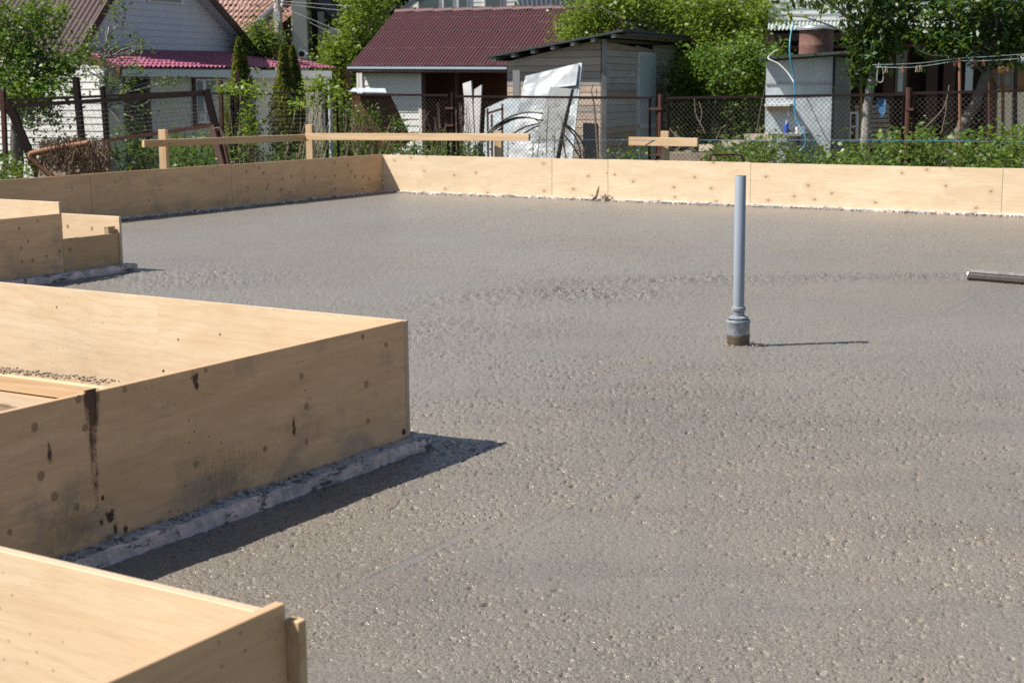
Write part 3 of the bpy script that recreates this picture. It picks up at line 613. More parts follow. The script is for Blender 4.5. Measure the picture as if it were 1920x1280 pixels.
knots_on(bt, Pf, 0, 0, [(334, 636, .0045), (412, 626, .0045), (106, 575, .0045)])
# ------------------------------------------------------------------ things on the slab
t = thing('drain_pipe', G(1384, 650), 'upright blue grey plastic drain pipe standing in the concrete slab', 'pipe')
pc = G(1384, 648); ptp = D(1388.5, 329, pc.y); ax = (ptp-pc).normalized(); M = ax.to_track_quat('Z', 'Y').to_matrix(); LZ = (ptp-pc).length
o = MB().lathe(pc, [(.052, -.05), (.0515, .035), (.053, .040), (.053, .052), (.0515, .056)], 32, M).build('cement_crusted_base', MT['wet_cement'], t); smooth_by_angle(o)
o = MB().lathe(pc, [(.0515, .05), (.0520, .105), (.0545, .109), (.0545, .118), (.0515, .122), (.049, .122), (.046, .118), (.044, .10)], 36, M).build('coupling', MT['pipe_dirty'], t); smooth_by_angle(o)
o = MB().lathe(pc, [(.0285, .10), (.0285, .125), (.0455, .127), (.0445, .134), (.0290, .140)], 32, M).build('rubber_ring', MT['pipe_dirty'], t); smooth_by_angle(o)
o = MB().lathe(pc, [(.0275, .13), (.0275, .162), (.0315, .165), (.0325, .172), (.0315, .179), (.0275, .182)], 32, M).build('socket', MT['pipe_dirty'], t); smooth_by_angle(o)
o = MB().lathe(pc, [(.0252, .18), (.0252, LZ-.001), (.0245, LZ), (.0225, LZ), (.0223, LZ-.12), (.0001, LZ-.121)], 36, M).build('pipe_tube', MT['pipe'], t); smooth_by_angle(o)
crumbs('cement_spatter', t, [pc+Vector((math.cos(a)*r, math.sin(a)*r, .010)) for a, r in [(random.uniform(0, 6.28), .055+abs(random.gauss(0, .02))) for _ in range(50)]], MT['crumb_brown'], .002, .006)
# screed rail at the right edge
e0 = G(1814, 526); e1 = G(1925, 535); dd = (e1-e0).normalized(); nn = Vector((-dd.y, dd.x, 0))
t = thing('screed_rail', e0, 'muddy aluminium screed rail lying on the slab at the right edge', 'screed rail')
prof = [(.004, .002), (-.006, .018), (-.004, .038), (.006, .052), (.030, .060), (.050, .058), (.058, .03), (.056, .002)]
m = MB(); n = len(prof); V = [e0+dd*s+nn*o+Vector((0, 0, z)) for s in (0, 1.9) for o, z in prof]
m.add(V, [(i, i+1, n+i+1, n+i) for i in range(n-1)]+[(n-1, 0, n, 2*n-1)]); m.build('channel', MT['alu_mud'], t)
MB().bar(e0+nn*.012+Vector((0, 0, .060))-dd*.0, e0+nn*.012+dd*1.9+Vector((0, 0, .060)), .024, .014).build('top_flange', MT['alu'], t)
m = MB(); m.prism([e0-dd*.004+nn*o+Vector((0, 0, z)) for o, z in prof], dd*.005); m.build('end_cap', MT['alu'], t)
# trowel at the far wall
tp = VPl(AB(FW_A-.05, 5), BV); q0 = tp.hit(1117, 373); q1 = tp.hit(1122.5, 349)
t = thing('trowel', q0, 'small wooden handled trowel standing against the far plywood wall', 'trowel')
m = MB(); m.tube([q0, q0.lerp(q1, .3), q0.lerp(q1, .6), q1], [.010, .014, .016, .009], 10); m.build('handle', MT['pine_old'], t, True)
r0 = tp.hit(1108, 375); r1 = tp.hit(1117, 375); m = MB(); m.prism([r0+Vector((0, 0, .002)), r1+Vector((0, 0, .0)), q0+Vector((.02, 0, .02)), q0+Vector((-.01, -.03, .03))], Vector((0, .01, .006))); m.build('blade', MT['alu'], t)
lp = tp.hit(1135, 368)
t = thing('offcut', lp, 'small brown wooden offcut with cement on it beside the trowel', 'wood offcut')
m = MB(); m.box(lp+Vector((0, 0, -.03)), .05, .05, .045, Matrix.Rotation(.5, 3, 'Z')); m.build('block', MT['pine_old'], t); MB().bar(lp+Vector((-.05, 0, .0)), lp+Vector((.06, 0, .004)), .03, .010).build('cement_cap', MT['crumb'], t)
# batter boards
t = thing('batter_board', D(580, 300, 18), 'corner batter board of pale timber on three posts behind the far left corner', 'batter board')
def plank_px(name, parent, x0, y0, Y0, x1, y1, Y1, h, T=.03, mat=None):
    p = D(x0, y0, Y0); q = D(x1, y1, Y1); p.z -= h/2; q.z -= h/2; d = (q-p); L = d.length; d.normalize(); n = Vector((d.y, -d.x, 0)).normalized()
    if n.dot(-p) < 0: n = -n
    up = n.cross(d); 
    if up.z < 0: up = -up
    nn_ = up.cross(d)
    M = Matrix(((d.x, nn_.x, up.x, p.x), (d.y, nn_.y, up.y, p.y), (d.z, nn_.z, up.z, p.z), (0, 0, 0, 1)))
    bm = bmesh.new(); bmesh.ops.create_cube(bm, size=1)
    for v in bm.verts: v.co = Vector(((v.co.x+.5)*L, v.co.y*T, v.co.z*h))
    bmesh.ops.bevel(bm, geom=bm.edges[:], offset=.002, segments=1, affect='EDGES'); me = bpy.data.meshes.new(name); bm.to_mesh(me); bm.free()
    return mk(name, me, mat or MT['pine'], parent, M)
def post_px(name, parent, x, y, Y, w, T=None, z0=-.3, mat=None, lean=0.):
    T = T or w; top = D(x, y, Y); bot = Vector((top.x+lean, top.y, z0)); d = (bot-top); L = d.length; zz = -d.normalized()
    xx = Vector((1, 0, 0)); xx = Matrix.Rotation(-.35, 3, 'Z') @ xx; yy = zz.cross(xx).normalized(); xx = yy.cross(zz)
    M = Matrix(((zz.x, xx.x, yy.x, bot.x), (zz.y, xx.y, yy.y, bot.y), (zz.z, xx.z, yy.z, bot.z), (0, 0, 0, 1)))
    bm = bmesh.new(); bmesh.ops.create_cube(bm, size=1)
    for v in bm.verts: v.co = Vector(((v.co.x+.5)*L, v.co.y*w, v.co.z*T))
    bmesh.ops.bevel(bm, geom=bm.edges[:], offset=.002, segments=1, affect='EDGES'); me = bpy.data.meshes.new(name); bm.to_mesh(me); bm.free()
    return mk(name, me, mat or MT['pine'], parent, M)
plank_px('rail', t, 268, 263, 16., 576, 252, 17.95, .078, .045); plank_px('rail', t, 574, 250, 17.9, 993, 250.5, 16.25, .08, .04)
post_px('post', t, 305.5, 243, 16.35, .09, .06); post_px('post', t, 581, 234, 18.05, .085, .07); post_px('post', t, 934.5, 246, 16.6, .085, .05)
t = thing('batter_board', D(1247, 300, 15.9), 'short batter board nailed across a single post behind the far wall', 'batter board')
plank_px('rail', t, 1180, 257, 16.05, 1309, 259, 15.6, .09, .035); post_px('post', t, 1247, 246, 15.92, .09, .05)
# ------------------------------------------------------------------ fence
FD = Vector((.847, -.531, 0)); F0 = D(1705, 180, 15.2)
FPl = VPl(F0, FD)
t = thing('chain_link_fence', FPl.hit(1045, 300)-Vector((0, 0, .5)), 'dark maroon chain link fence on steel posts running behind the far plywood wall', 'fence')
def chain(pl, u0, u1, za, zb, zc, zd, zbot, s=.07, r=.0017):
    """diamond wires between u0..u1; top edge za->zb"""
    m = MB(); W = u1-u0; H = max(za, zb)-zbot
    def top(u): return za+(zb-za)*(u-u0)/W
    k = -int(H/s)-1
    for sg in (1, -1):
        i = 0; start = u0-H if sg == 1 else u0; end = u1 if sg == 1 else u1+H
        c = math.floor(start/s)*s
        while c < end:
            # line u = c + sg*(z-zbot)
            a0, b0 = max(0, (u0-c)*sg if sg == 1 else (c-u1)), min(H, (u1-c)*sg if sg == 1 else (c-u0))
            if b0 > a0+.02:
                for _ in range(3):
                    ut = c+sg*b0; tt = top(min(max(ut, u0), u1))
                    if zbot+b0 > tt: b0 = tt-zbot
                if b0 > a0+.02: m.tube([pl.at(c+sg*a0, zbot+a0, .003*sg), pl.at(c+sg*b0, zbot+b0, .003*sg)], r, 3, False)
            c += s
    return m
bays = [(450, 612, 180, 169), (630, 841, 177, 179), (856, 1221, 181, 184), (1251, 1698, 184, 177), (1712, 2010, 175, 168)]
for i, (xa, xb, ya, yb) in enumerate(bays):
    (ua, za), (ub, zb) = FPl.px(xa, ya), FPl.px(xb, yb)
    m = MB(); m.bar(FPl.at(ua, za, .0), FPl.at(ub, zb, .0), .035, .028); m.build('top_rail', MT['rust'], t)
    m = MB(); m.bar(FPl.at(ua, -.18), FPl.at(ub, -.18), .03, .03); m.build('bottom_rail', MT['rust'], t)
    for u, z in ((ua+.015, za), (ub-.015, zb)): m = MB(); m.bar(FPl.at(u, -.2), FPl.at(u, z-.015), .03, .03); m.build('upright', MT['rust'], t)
    if i == 0:
        m = MB(); u = ua
        while u < ub: m.tube([FPl.at(u, -.2), FPl.at(u, za-.02)], .0016, 3, False); u += .055
        z = -.15
        while z < za: m.tube([FPl.at(ua, z), FPl.at(ub, z+.02)], .0016, 3, False); z += .055
        m.build('wire_mesh', MT['wire'], t)
    else:
        o = chain(FPl, ua, ub, za-.01, zb-.01, 0, 0, -.18, .055, .0021).build('wire_mesh', MT['wire_rust'], t)
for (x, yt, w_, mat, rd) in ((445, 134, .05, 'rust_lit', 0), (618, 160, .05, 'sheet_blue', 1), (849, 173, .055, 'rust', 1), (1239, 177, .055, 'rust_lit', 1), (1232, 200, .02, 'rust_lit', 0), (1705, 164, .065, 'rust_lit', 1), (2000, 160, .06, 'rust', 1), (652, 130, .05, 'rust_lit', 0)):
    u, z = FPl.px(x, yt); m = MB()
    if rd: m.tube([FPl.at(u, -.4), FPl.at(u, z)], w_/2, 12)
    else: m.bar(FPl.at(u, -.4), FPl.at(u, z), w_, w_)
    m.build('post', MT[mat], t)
for (xa, xb, y) in ((838, 853, 203), (838, 853, 235), (1221, 1243, 204), (1221, 1243, 290), (1700, 1715, 205), (610, 634, 190)):
    m = MB(); m.bar(FPl.hit(xa, y)+FPl.n*.03, FPl.hit(xb, y)+FPl.n*.03, .02, .025); m.build('hinge', MT['rust_lit'], t)
# left stretch: older fence with crooked posts
PL2 = VPl(D(200, 180, 19.8), (1, -.25)); base = PL2.hit(200, 300)
t = thing('old_fence', Vector((base.x, base.y, -.3)), 'old crooked maroon fence with sagging wire at the far left', 'fence')
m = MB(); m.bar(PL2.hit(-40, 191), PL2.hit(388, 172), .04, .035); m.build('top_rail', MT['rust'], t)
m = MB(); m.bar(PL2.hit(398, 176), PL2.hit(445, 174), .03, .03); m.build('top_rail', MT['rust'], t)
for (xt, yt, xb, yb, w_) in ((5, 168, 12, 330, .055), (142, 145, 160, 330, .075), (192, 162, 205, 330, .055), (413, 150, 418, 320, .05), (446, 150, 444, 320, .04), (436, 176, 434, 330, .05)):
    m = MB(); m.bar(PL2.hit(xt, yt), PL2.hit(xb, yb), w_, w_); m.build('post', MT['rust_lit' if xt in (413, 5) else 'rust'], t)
(ua, za), (ub, zb) = PL2.px(0, 190), PL2.px(440, 176)
o = chain(PL2, ua, ub, za-.02, zb-.02, 0, 0, -.2, .05, .0015).build('wire_mesh', MT['wire_rust'], t)
PL3 = VPl(D(200, 250, 18.6), (1, -.2))
t = thing('leaning_gate', Vector((PL3.hit(60, 300).x, PL3.hit(60, 300).y, -.3)), 'rusty angle iron frame with welded mesh leaning askew against the old fence', 'gate')
for (a_, b_, w_) in (((12, 188), (78, 345), .085), ((386, 168), (428, 330), .085), ((26, 199), (386, 176), .05), ((55, 285), (404, 234), .045), ((24, 200), (62, 290), .03)):
    m = MB(); m.bar(PL3.hit(*a_), PL3.hit(*b_), .04, w_); m.build('frame_bar', MT['rust' if w_ != .045 else 'rust_lit'], t)
m = MB(); 
for i in range(0, 34):
    s = i/33; m.tube([PL3.hit(30+s*352, 200-24*s), PL3.hit(58+s*346, 284-50*s)], .0016, 3, False)
for i in range(1, 9):
    s = i/9; m.tube([PL3.hit(30+28*s, 200+84*s), PL3.hit(382+22*s, 176+58*s)], .0016, 3, False)
m.build('welded_mesh', MT['wire'], t)
# ------------------------------------------------------------------ foliage helpers
def leaves(name, parent, centers, size, mat, asp=.55, droop=0., seed=0, top=None):
    """numpy leaf cloud: each leaf a folded diamond of two triangles' worth of area"""
    rg = np.random.default_rng(seed+11); c = np.asarray(centers, float); n = len(c)
    ax = rg.normal(size=(n, 3)); ax[:, 2] = ax[:, 2]*.6-droop; ax /= np.linalg.norm(ax, axis=1)[:, None]
    nr = rg.normal(size=(n, 3)); nr[:, 2] = np.abs(nr[:, 2])+.5; sd = np.cross(ax, nr); sd /= np.linalg.norm(sd, axis=1)[:, None]+1e-9
    nn = np.cross(sd, ax); L = size*(.45+1.15*rg.random((n, 1))**1.4)
    p0 = c-ax*L/2; p1 = c+sd*L*asp/2-ax*L*.05+nn*L*.10; p2 = c+ax*L/2; p3 = c-sd*L*asp/2-ax*L*.05+nn*L*.10
    V = np.stack([p0, p1, p2, p3], 1).reshape(-1, 3); F = np.arange(n*4).reshape(-1, 4)
    me = np_mesh(name, V, F); return mk(name, me, mat, parent)
def clumps(blobs, per, spread, rg, leafn, flat=.8):
    """blobs: (center Vector, (rx,ry,rz), n_clusters) -> leaf centres, cluster centres"""
    out = []; cc = []
    for c, r, nc in blobs:
        d = rg.normal(size=(nc, 3)); d /= np.linalg.norm(d, axis=1)[:, None]; rad = rg.random((nc, 1))**(.42)
        cen = np.array(c)+d*rad*np.array(r); cc.append(cen)
        k = np.repeat(cen, leafn, 0); out.append(k+rg.normal(size=k.shape)*np.array([spread, spread, spread*flat])*(.5+rg.random((len(k), 1))))
    return np.concatenate(out), np.concatenate(cc)
def blob(x, y, Y, rx, ry, n, dep=None):
    c = D(x, y, Y); s = Y/FPX; return (c, (rx*s, (dep if dep else rx*s), ry*s), n)
def limb_path(a, b, bend, rg, n=5):
    a, b = Vector(a), Vector(b); pts = []
    k = Vector([float(q) for q in rg.normal(size=3)])*bend
    for i in range(n+1): s = i/n; pts.append(a.lerp(b, s)+k*math.sin(s*math.pi)+Vector([float(q) for q in rg.normal(size=3)])*bend*.12)
    return pts
def tree(name, label, cat, trunk, blobs, leafsize, leafn, spread, mat, bark, seed, r0=.08, group=None, nlimb=26, droop=.2, asp=.55, limb_r=.02):
    rg = np.random.default_rng(seed); lc, cc = clumps(blobs, 0, spread, rg, leafn)
    base = Vector(trunk[0]); t = thing(name, base, label, cat, group)
    rr = [r0*(1-.62*i/(len(trunk)-1)) for i in range(len(trunk))]
    # densify the trunk for a natural line
    pts = []; rs = []
    for i in range(len(trunk)-1):
        for k in range(4):
            s = k/4; pts.append(Vector(trunk[i]).lerp(Vector(trunk[i+1]), s)+Vector((random.gauss(0, r0*.10), random.gauss(0, r0*.1), 0))); rs.append((rr[i]*(1-s)+rr[i+1]*s)*random.uniform(.93, 1.08))
    pts.append(Vector(trunk[-1])); rs.append(rr[-1])
    m = MB(); m.tube(pts, rs, 10); o = m.build('trunk', bark, t, True)
    m = MB(); sel = rg.choice(len(cc), min(nlimb, len(cc)), replace=False)
    for j in sel:
        e = Vector([float(q) for q in cc[j]]); k = min(range(len(pts)), key=lambda q: (pts[q]-e).length+abs(q-len(pts)*.75)*.02); k = max(k-2, len(pts)//3)
        path = limb_path(pts[min(k, len(pts)-1)], e, (e-pts[k]).length*.08, rg); m.tube(path, [limb_r*(1-.8*i/len(path)) for i in range(len(path))], 5, False)
    m.build('branches', bark, t, True); leaves('crown', t, lc, leafsize, mat, asp, droop, seed)
    return t
def bush(name, label, cat, blobs, leafsize, leafn, spread, mat, seed, group=None, stems=12, bark=None, kind=None, asp=.6, z0=-.5):
    rg = np.random.default_rng(seed); lc, cc = clumps(blobs, 0, spread, rg, leafn); c0 = blobs[0][0]
    lc = lc[lc[:, 2] > z0+.02]
    t = thing(name, Vector((c0[0], c0[1], z0)), label, cat, group)
    if kind: t['kind'] = kind
    m = MB()
    for j in rg.choice(len(cc), min(stems, len(cc)), replace=False):
        e = Vector([float(q) for q in cc[j]]); b0 = Vector((c0[0]*.35+e.x*.65+rg.normal()*.05, c0[1]*.35+e.y*.65, z0)); m.tube(limb_path(b0, e, .06, rg), [.012, .010, .008, .006, .005, .003], 4, False)
    m.build('stems', bark or MT['twig'], t); leaves('foliage', t, lc, leafsize, mat, asp, .1, seed); return t
# ------------------------------------------------------------------ corrugated / tiled roofs
def roof_sheet(parent, name, A, B, C_, D_, nu, nv, amp, mat, wave=None, thick=.006, tile=0., nt=0, ph=0.):
    """quad A(eave left) B(eave right) C(top right) D(top left); nu waves across"""
    A, B, C_, D_ = map(Vector, (A, B, C_, D_)); nrm = (B-A).cross(D_-A).normalized()
    if nrm.z < 0: nrm = -nrm
    cols = nu*6; V = []; F = []
    rows = nv if not tile else nt*3
    vv = []
    if tile:
        for k in range(nt): vv += [(k/nt, tile), ((k+.02)/nt, tile), ((k+.98)/nt, 0.)]
        vv.append((1., 0.))
    else: vv = [(k/rows, 0.) for k in range(rows+1)]
    for (v, lift) in vv:
        for i in range(cols+1):
            u = i/cols; p = A.lerp(B, u).lerp(D_.lerp(C_, u), v); V.append(p+nrm*(amp*math.sin(2*math.pi*(u*nu+ph))+lift))
    for j in range(len(vv)-1):
        for i in range(cols): q = j*(cols+1)+i; F.append((q, q+1, q+cols+2, q+cols+1))
    m = MB(); m.add(V, F); o = m.build(name, mat, parent, not tile); return o
# =================================================================== BACKGROUND, left house
HP = VPl(D(151, 100, 32), (.45, 1))
t = thing('gabled_house', HP.hit(300, 300)-Vector((0, 0, .3)), 'pale grey sided house with steep maroon gable roof at the top left', 'house')
poly = [HP.px(*q) for q in ((151, 104), (151, 90), (285, -133), (484, 97), (484, 104))]
u0, u1 = poly[0][0], poly[-1][0]; HO = HP.off(.35); ov = HP.n*.35; ap = HO.hit(285, -133)-ov; el = HO.hit(146, 99)-ov; er = HO.hit(490, 106)-ov
poly = [(HP.uv(el)[0]+.12, 1.5), (HP.uv(el)[0]+.12, HP.uv(el)[1]+.02), (HP.uv(ap)[0], HP.uv(ap)[1]-.10), (HP.uv(er)[0]-.12, HP.uv(er)[1]+.02), (HP.uv(er)[0]-.12, 1.5)]; u0, u1 = poly[0][0], poly[-1][0]
siding(t, HP, poly, .148, MT['grey_siding'], 'siding_board', .016, .01)
# house body sides
gm = MB(); 
inn = -HP.n*7
b0, b1 = HP.at(u0, 0), HP.at(u1, 0)
gm.hexa([Vector((b0.x, b0.y, -.62))-HP.n*.02, Vector((b1.x, b1.y, -.62))-HP.n*.02, Vector((b1.x, b1.y, -.62))+inn, Vector((b0.x, b0.y, -.62))+inn] + [Vector((p.x, p.y, 2.0)) for p in (b0-HP.n*.02, b1-HP.n*.02, b1+inn, b0+inn)])
gm.build('wall', MT['grey_siding'], t)
nsh = 6
for k in range(nsh):
    a0 = -HP.n*(k*1.15); a1 = -HP.n*((k+1)*1.15-.0)
    s0, s1 = el+ov+a1, el+ov+a0; tt0, tt1 = ap+ov+a1, ap+ov+a0
    md = .62
    roof_sheet(t, 'roof_sheet', s0, s1, s1.lerp(tt1, md), s0.lerp(tt0, md), 8, 2, .022, MT['old_roof'])
    roof_sheet(t, 'roof_sheet', s0.lerp(tt0, md-.03)+Vector((0, 0, .03)), s1.lerp(tt1, md-.03)+Vector((0, 0, .03)), tt1+Vector((0, 0, .03)), tt0+Vector((0, 0, .03)), 8, 2, .022, MT['old_roof'])
roof_sheet(t, 'roof_sheet', er+ov, er+ov-HP.n*7, ap+ov-HP.n*7, ap+ov, 40, 2, .02, MT['old_roof'])
for (p, q) in ((el, ap), (er, ap)):
    m = MB(); m.bar(p+HP.n*.37-Vector((0, 0, .02)), q+HP.n*.37-Vector((0, 0, .02)), .04, .17); m.build('barge_board', MT['brown_trim'], t)
    m = MB(); m.prism([p+HP.n*.03-Vector((0, 0, .1)), q+HP.n*.03-Vector((0, 0, .1)), q+HP.n*.35-Vector((0, 0, .1)), p+HP.n*.35-Vector((0, 0, .1))], Vector((0, 0, .02))); m.build('soffit', MT['grey_siding'], t)
m = MB(); m.bar(el+HP.n*.38+Vector((0, 0, -.06)), el-HP.n*6.8+Vector((0, 0, -.06)), .14, .12); m.build('gutter', MT['brown_trim'], t)
w_ = quadbox(HP, 271, -60, 340, 9, .05, .02).build('window_frame', MT['white_paint'], t); quadbox(HP, 276, -56, 335, 6, .02, .065).build('pane', MT['glass'], w_)
# porch
dn = HP.n
e_l = VPl(HP.p+dn*2.0, HP.d); E0 = e_l.hit(226, 127); E1 = e_l.hit(629, 129); T1 = HP.hit(486, 99); T0 = HP.hit(138, 92)
t = thing('porch', Vector((E0.x, E0.y, -.6)), 'white sided porch under a bright raspberry metal tile roof, in front of the gabled house', 'porch')
nrows = 5
# tiled sheets
NSH = 9
for k in range(NSH):
    a_, b_ = k/NSH, (k+1)/NSH
    roof_sheet(t, 'roof_sheet', E0.lerp(E1, a_), E0.lerp(E1, b_+.004), T0.lerp(T1, b_+.004), T0.lerp(T1, a_), 6, 1, .022, MT['pink_roof'], tile=.035, nt=7)
pw = VPl(HP.p+dn*1.75, HP.d)
ul, ur = pw.px(196, 150)[0], pw.px(600, 150)[0]; zt = pw.px(400, 137)[1]
fl, fr_ = e_l.px(230, 130), e_l.px(622, 133)
m = MB(); zf = (fl[1]+fr_[1])/2
m.add([e_l.at(fl[0], fl[1], .0), e_l.at(fr_[0], fr_[1], 0), e_l.at(fr_[0], fr_[1]-.2, 0), e_l.at(fl[0], fl[1]-.14, 0), e_l.at(fl[0], fl[1], -.03), e_l.at(fr_[0], fr_[1], -.03), e_l.at(fr_[0], fr_[1]-.2, -.03), e_l.at(fl[0], fl[1]-.14, -.03)], [(0, 1, 2, 3), (4, 5, 6, 7), (0, 1, 5, 4), (2, 3, 7, 6), (0, 3, 7, 4), (1, 2, 6, 5)]); m.build('fascia', MT['soffit'], t)
siding(t, pw, [(ul, -.6), (ul, zt+.08), (ur, zt+.08), (ur, -.6)], .14, MT['cream_siding'], 'siding_board', .014, .01)
lp_ = VPl(pw.at(ul, 0), -dn); L2 = 5.; 
siding(t, lp_, [(0, -.6), (0, zt+.1), (L2, zt+.5), (L2, -.6)], .14, MT['white_siding'], 'siding_board', .014, .01)
rk0 = E0; m = MB(); m.bar(E0-Vector((0, 0, .05)), T0-Vector((0, 0, .05)), .03, .16); m.build('verge_board', MT['rust_lit'], t); m = MB(); m.bar(E1+Vector((0, 0, .02)), T1+Vector((0, 0, .02)), .05, .05); m.build('verge_flashing', MT['tile_roof'], t)
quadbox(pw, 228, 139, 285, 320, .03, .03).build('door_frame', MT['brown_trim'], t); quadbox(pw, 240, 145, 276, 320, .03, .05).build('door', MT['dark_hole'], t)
wf = quadbox(pw, 357, 142, 422, 235, .04, .03).build('window', MT['brown_trim'], t)
quadbox(pw, 362, 148, 420, 230, .02, .06).build('frame', MT['white_paint'], wf); quadbox(pw, 364, 152, 377, 226, .01, .085).build('pane', MT['curtain_glass'], wf); quadbox(pw, 381, 152, 402, 226, .01, .085).build('pane', MT['curtain_glass'], wf); quadbox(pw, 405, 152, 419, 226, .01, .085).build('pane', MT['curtain_glass'], wf)
cp_ = quadbox(pw, 604, 139, 612, 260, .06, -.02); cp_.build('corner_post', MT['white_paint'], t)
# ------------------------------------------------------------------ tiled house behind
RP = VPl(D(500, 60, 48), (1, .1))
t = thing('tiled_house', RP.hit(560, 200)-Vector((0, 0, 1.5)), 'beige house with a pinkish tile roof and dark gable behind the porch', 'house')
A_ = D(405, 85, 44); B_ = D(498, 46, 48); C2 = D(570, -20, 50); D3 = D(405, -20, 47)
for k in range(4):
    a_, b_ = k/4, (k+1)/4; Lf = D(390, 100, 44); Rt = D(495, 52, 47)
rows = [(110, 385, 460), (99, 385, 482), (88, 385, 490), (76, 385, 500), (65, 385, 505), (53, 385, 515), (42, 385, 530), (31, 385, 542), (20, 385, 555), (9, 385, 566), (-2, 385, 577)]
RS = lambda x, y: D(x, y, 44+(110-y)*.045)
for i in range(len(rows)-1):
    y0, xl, xr = rows[i]; y1, _, xr1 = rows[i+1]
    roof_sheet(t, 'tile_course', RS(xl, y0), RS(xr, y0), RS(xr1, y1)+Vector((0, 0, -.04)), RS(xl, y1)+Vector((0, 0, -.04)), int((xr-xl)/9), 1, .035, MT['tile_roof'])
m = MB(); m.bar(RS(487, 46)+Vector((0, -.2, 0)), RS(552, -16)+Vector((0, -.2, 0)), .1, .22); m.build('barge_board', MT['gutter'], t)
quadbox(RP, 520, -20, 549, 200, .3, -.6).build('wall', MT['brown_trim'], t); quadbox(RP, 548, -20, 581, 200, 1., -.2).build('chimney_wall', MT['beige'], t)
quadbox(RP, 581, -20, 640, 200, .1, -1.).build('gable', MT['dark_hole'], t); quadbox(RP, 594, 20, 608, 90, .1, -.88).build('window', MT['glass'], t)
m = MB(); m.bar(RP.hit(601, -4)+RP.n*.9, RP.hit(640, 42)+RP.n*.9, .2, .3); m.build('barge_board', MT['dark_roof'], t)
quadbox(RP, 612, 52, 640, 120, .1, -.8).build('side_wall', MT['beige'], t)
ac = thing('air_conditioner', RP.hit(571, 112)+RP.n*.6, 'small white air conditioning unit low on the beige wall', 'air conditioner')
quadbox(RP, 561, 95, 577, 111, .3, .82).build('casing', MT['white_plastic'], ac); c = RP.hit(568, 103)+RP.n*1.13
m = MB(); m.lathe(c, [(.09, -.01), (.09, .01)], 16, RP.n.to_track_quat('Z', 'Y').to_matrix()); m.build('fan_grille', MT['dark_hole'], ac)
# utility pole
t = thing('utility_pole', Vector((D(521, 200, 40).x, 40, -.6)), 'concrete utility pole with white meter box and insulators beside the tiled house', 'utility pole')
m = MB(); b_ = D(524, 160, 40); m.tube([Vector((b_.x, 40, -.6)), D(520, -40, 40)], [.13, .10], 10); m.build('pole', MT['concrete_block'], t)
m = MB(); q = D(519, 31, 39.8); m.box(q, .17, .16, .25); m.build('meter_box', MT['white_plastic'], t)
for (x, y) in ((515, 2), (516, 15), (529, 10), (530, 2)): m = MB(); q = D(x, y, 39.8); m.lathe(q, [(.03, -.05), (.045, 0), (.03, .05)], 8); m.build('insulator', MT['white_plastic'], t)
for (a_, b_) in (((529, 8), (640, 20)), ((529, 14), (640, 60)), ((529, 3), (660, 12)), ((580, 42), (620, 62))):
    m = MB(); m.tube([D(*a_, 39.8), D(*b_, 36)], .0045, 4, False); m.build('wire', MT['post_grey'], t)
# ------------------------------------------------------------------ barn with corrugated roof
BD = Vector((.894, -.447, 0)); BP = VPl(D(655, 130, 35), BD)
t = thing('barn', BP.hit(800, 300)-Vector((0, 0, .3)), 'low outbuilding with a maroon corrugated roof, white and brown walls', 'outbuilding')
bn = -BP.n; El = BP.hit(655, 125); Er = BP.hit(1130, 124.5)
def on_plane(x, y, p, n): r = ray(x, y); return CC+r*((p-CC).dot(n)/r.dot(n))
Rl = VPl(BP.p+bn*2.3, BD).hit(742, 23)
rn = (Er-El).cross(Rl-El).normalized(); Rr = on_plane(1160, 11, El, rn); zc = Rl.z; Rr = Rl + (Er-El)
NS = 12
for k in range(NS):
    a_, b_ = k/NS, (k+1)/NS
    for (v0, v1, up) in ((0, .62, 0.), (.60, 1, .012)):
        s0 = El.lerp(Er, a_); s1 = El.lerp(Er, b_+.002); t0, t1 = Rl.lerp(Rr, a_), Rl.lerp(Rr, b_+.002); up_ = Vector((0, 0, up+(.006 if k % 2 else 0)))
        roof_sheet(t, 'roof_sheet', s0.lerp(t0, v0)+up_, s1.lerp(t1, v0)+up_, s1.lerp(t1, v1)+up_, s0.lerp(t0, v1)+up_, 6, 2, .024, MT['maroon_roof'])
    m = MB(); m.tube([Rl.lerp(Rr, a_)+Vector((0, 0, .0)), Rl.lerp(Rr, b_+.004)+Vector((0, 0, .02))], .07, 8); m.build('ridge_cap', MT['maroon_roof'], t)
m = MB()
for v in (.02, .30, .60, .86, .97):
    for i in range(84): p = El.lerp(Er, (i+.25)/84).lerp(Rl.lerp(Rr, (i+.25)/84), v)+rn*(.03 if rn.z > 0 else -.03); m.box(p, .018, .018, .018)
o = m.build('roof_nails', MT['rope'], t); o['kind'] = 'stuff'
m = MB(); m.tube([El+BP.n*.06-Vector((0, 0, .05)), Er+BP.n*.06-Vector((0, 0, .07))], .055, 8); m.build('gutter', MT['gutter'], t)
m = MB(); m.bar(El-Vector((0, 0, .09))+bn*.05, Er-Vector((0, 0, .09))+bn*.05, .05, .12); m.build('fascia', MT['brown_trim'], t)
BW = VPl(BP.p+bn*.35, BD); ua, ub = BW.px(680, 200)[0], BW.px(791, 200)[0]; zt = BW.px(700, 131)[1]
siding(t, BW, [(ua, -.6), (ua, zt), (ub, zt), (ub, -.6)], .155, MT['white_siding'], 'siding_board', .016, .01)
for x in (680, 790): uvbox(BW, BW.px(x, 200)[0]-.04, -.6, BW.px(x, 200)[0]+.04, zt, .05, .01).build('corner_trim', MT['white_paint'], t)
BW2 = VPl(BW.p+bn*.9, BD); ux = BW2.px(800, 200)[0]; ue = BW2.px(965, 200)[0]; nb = 12
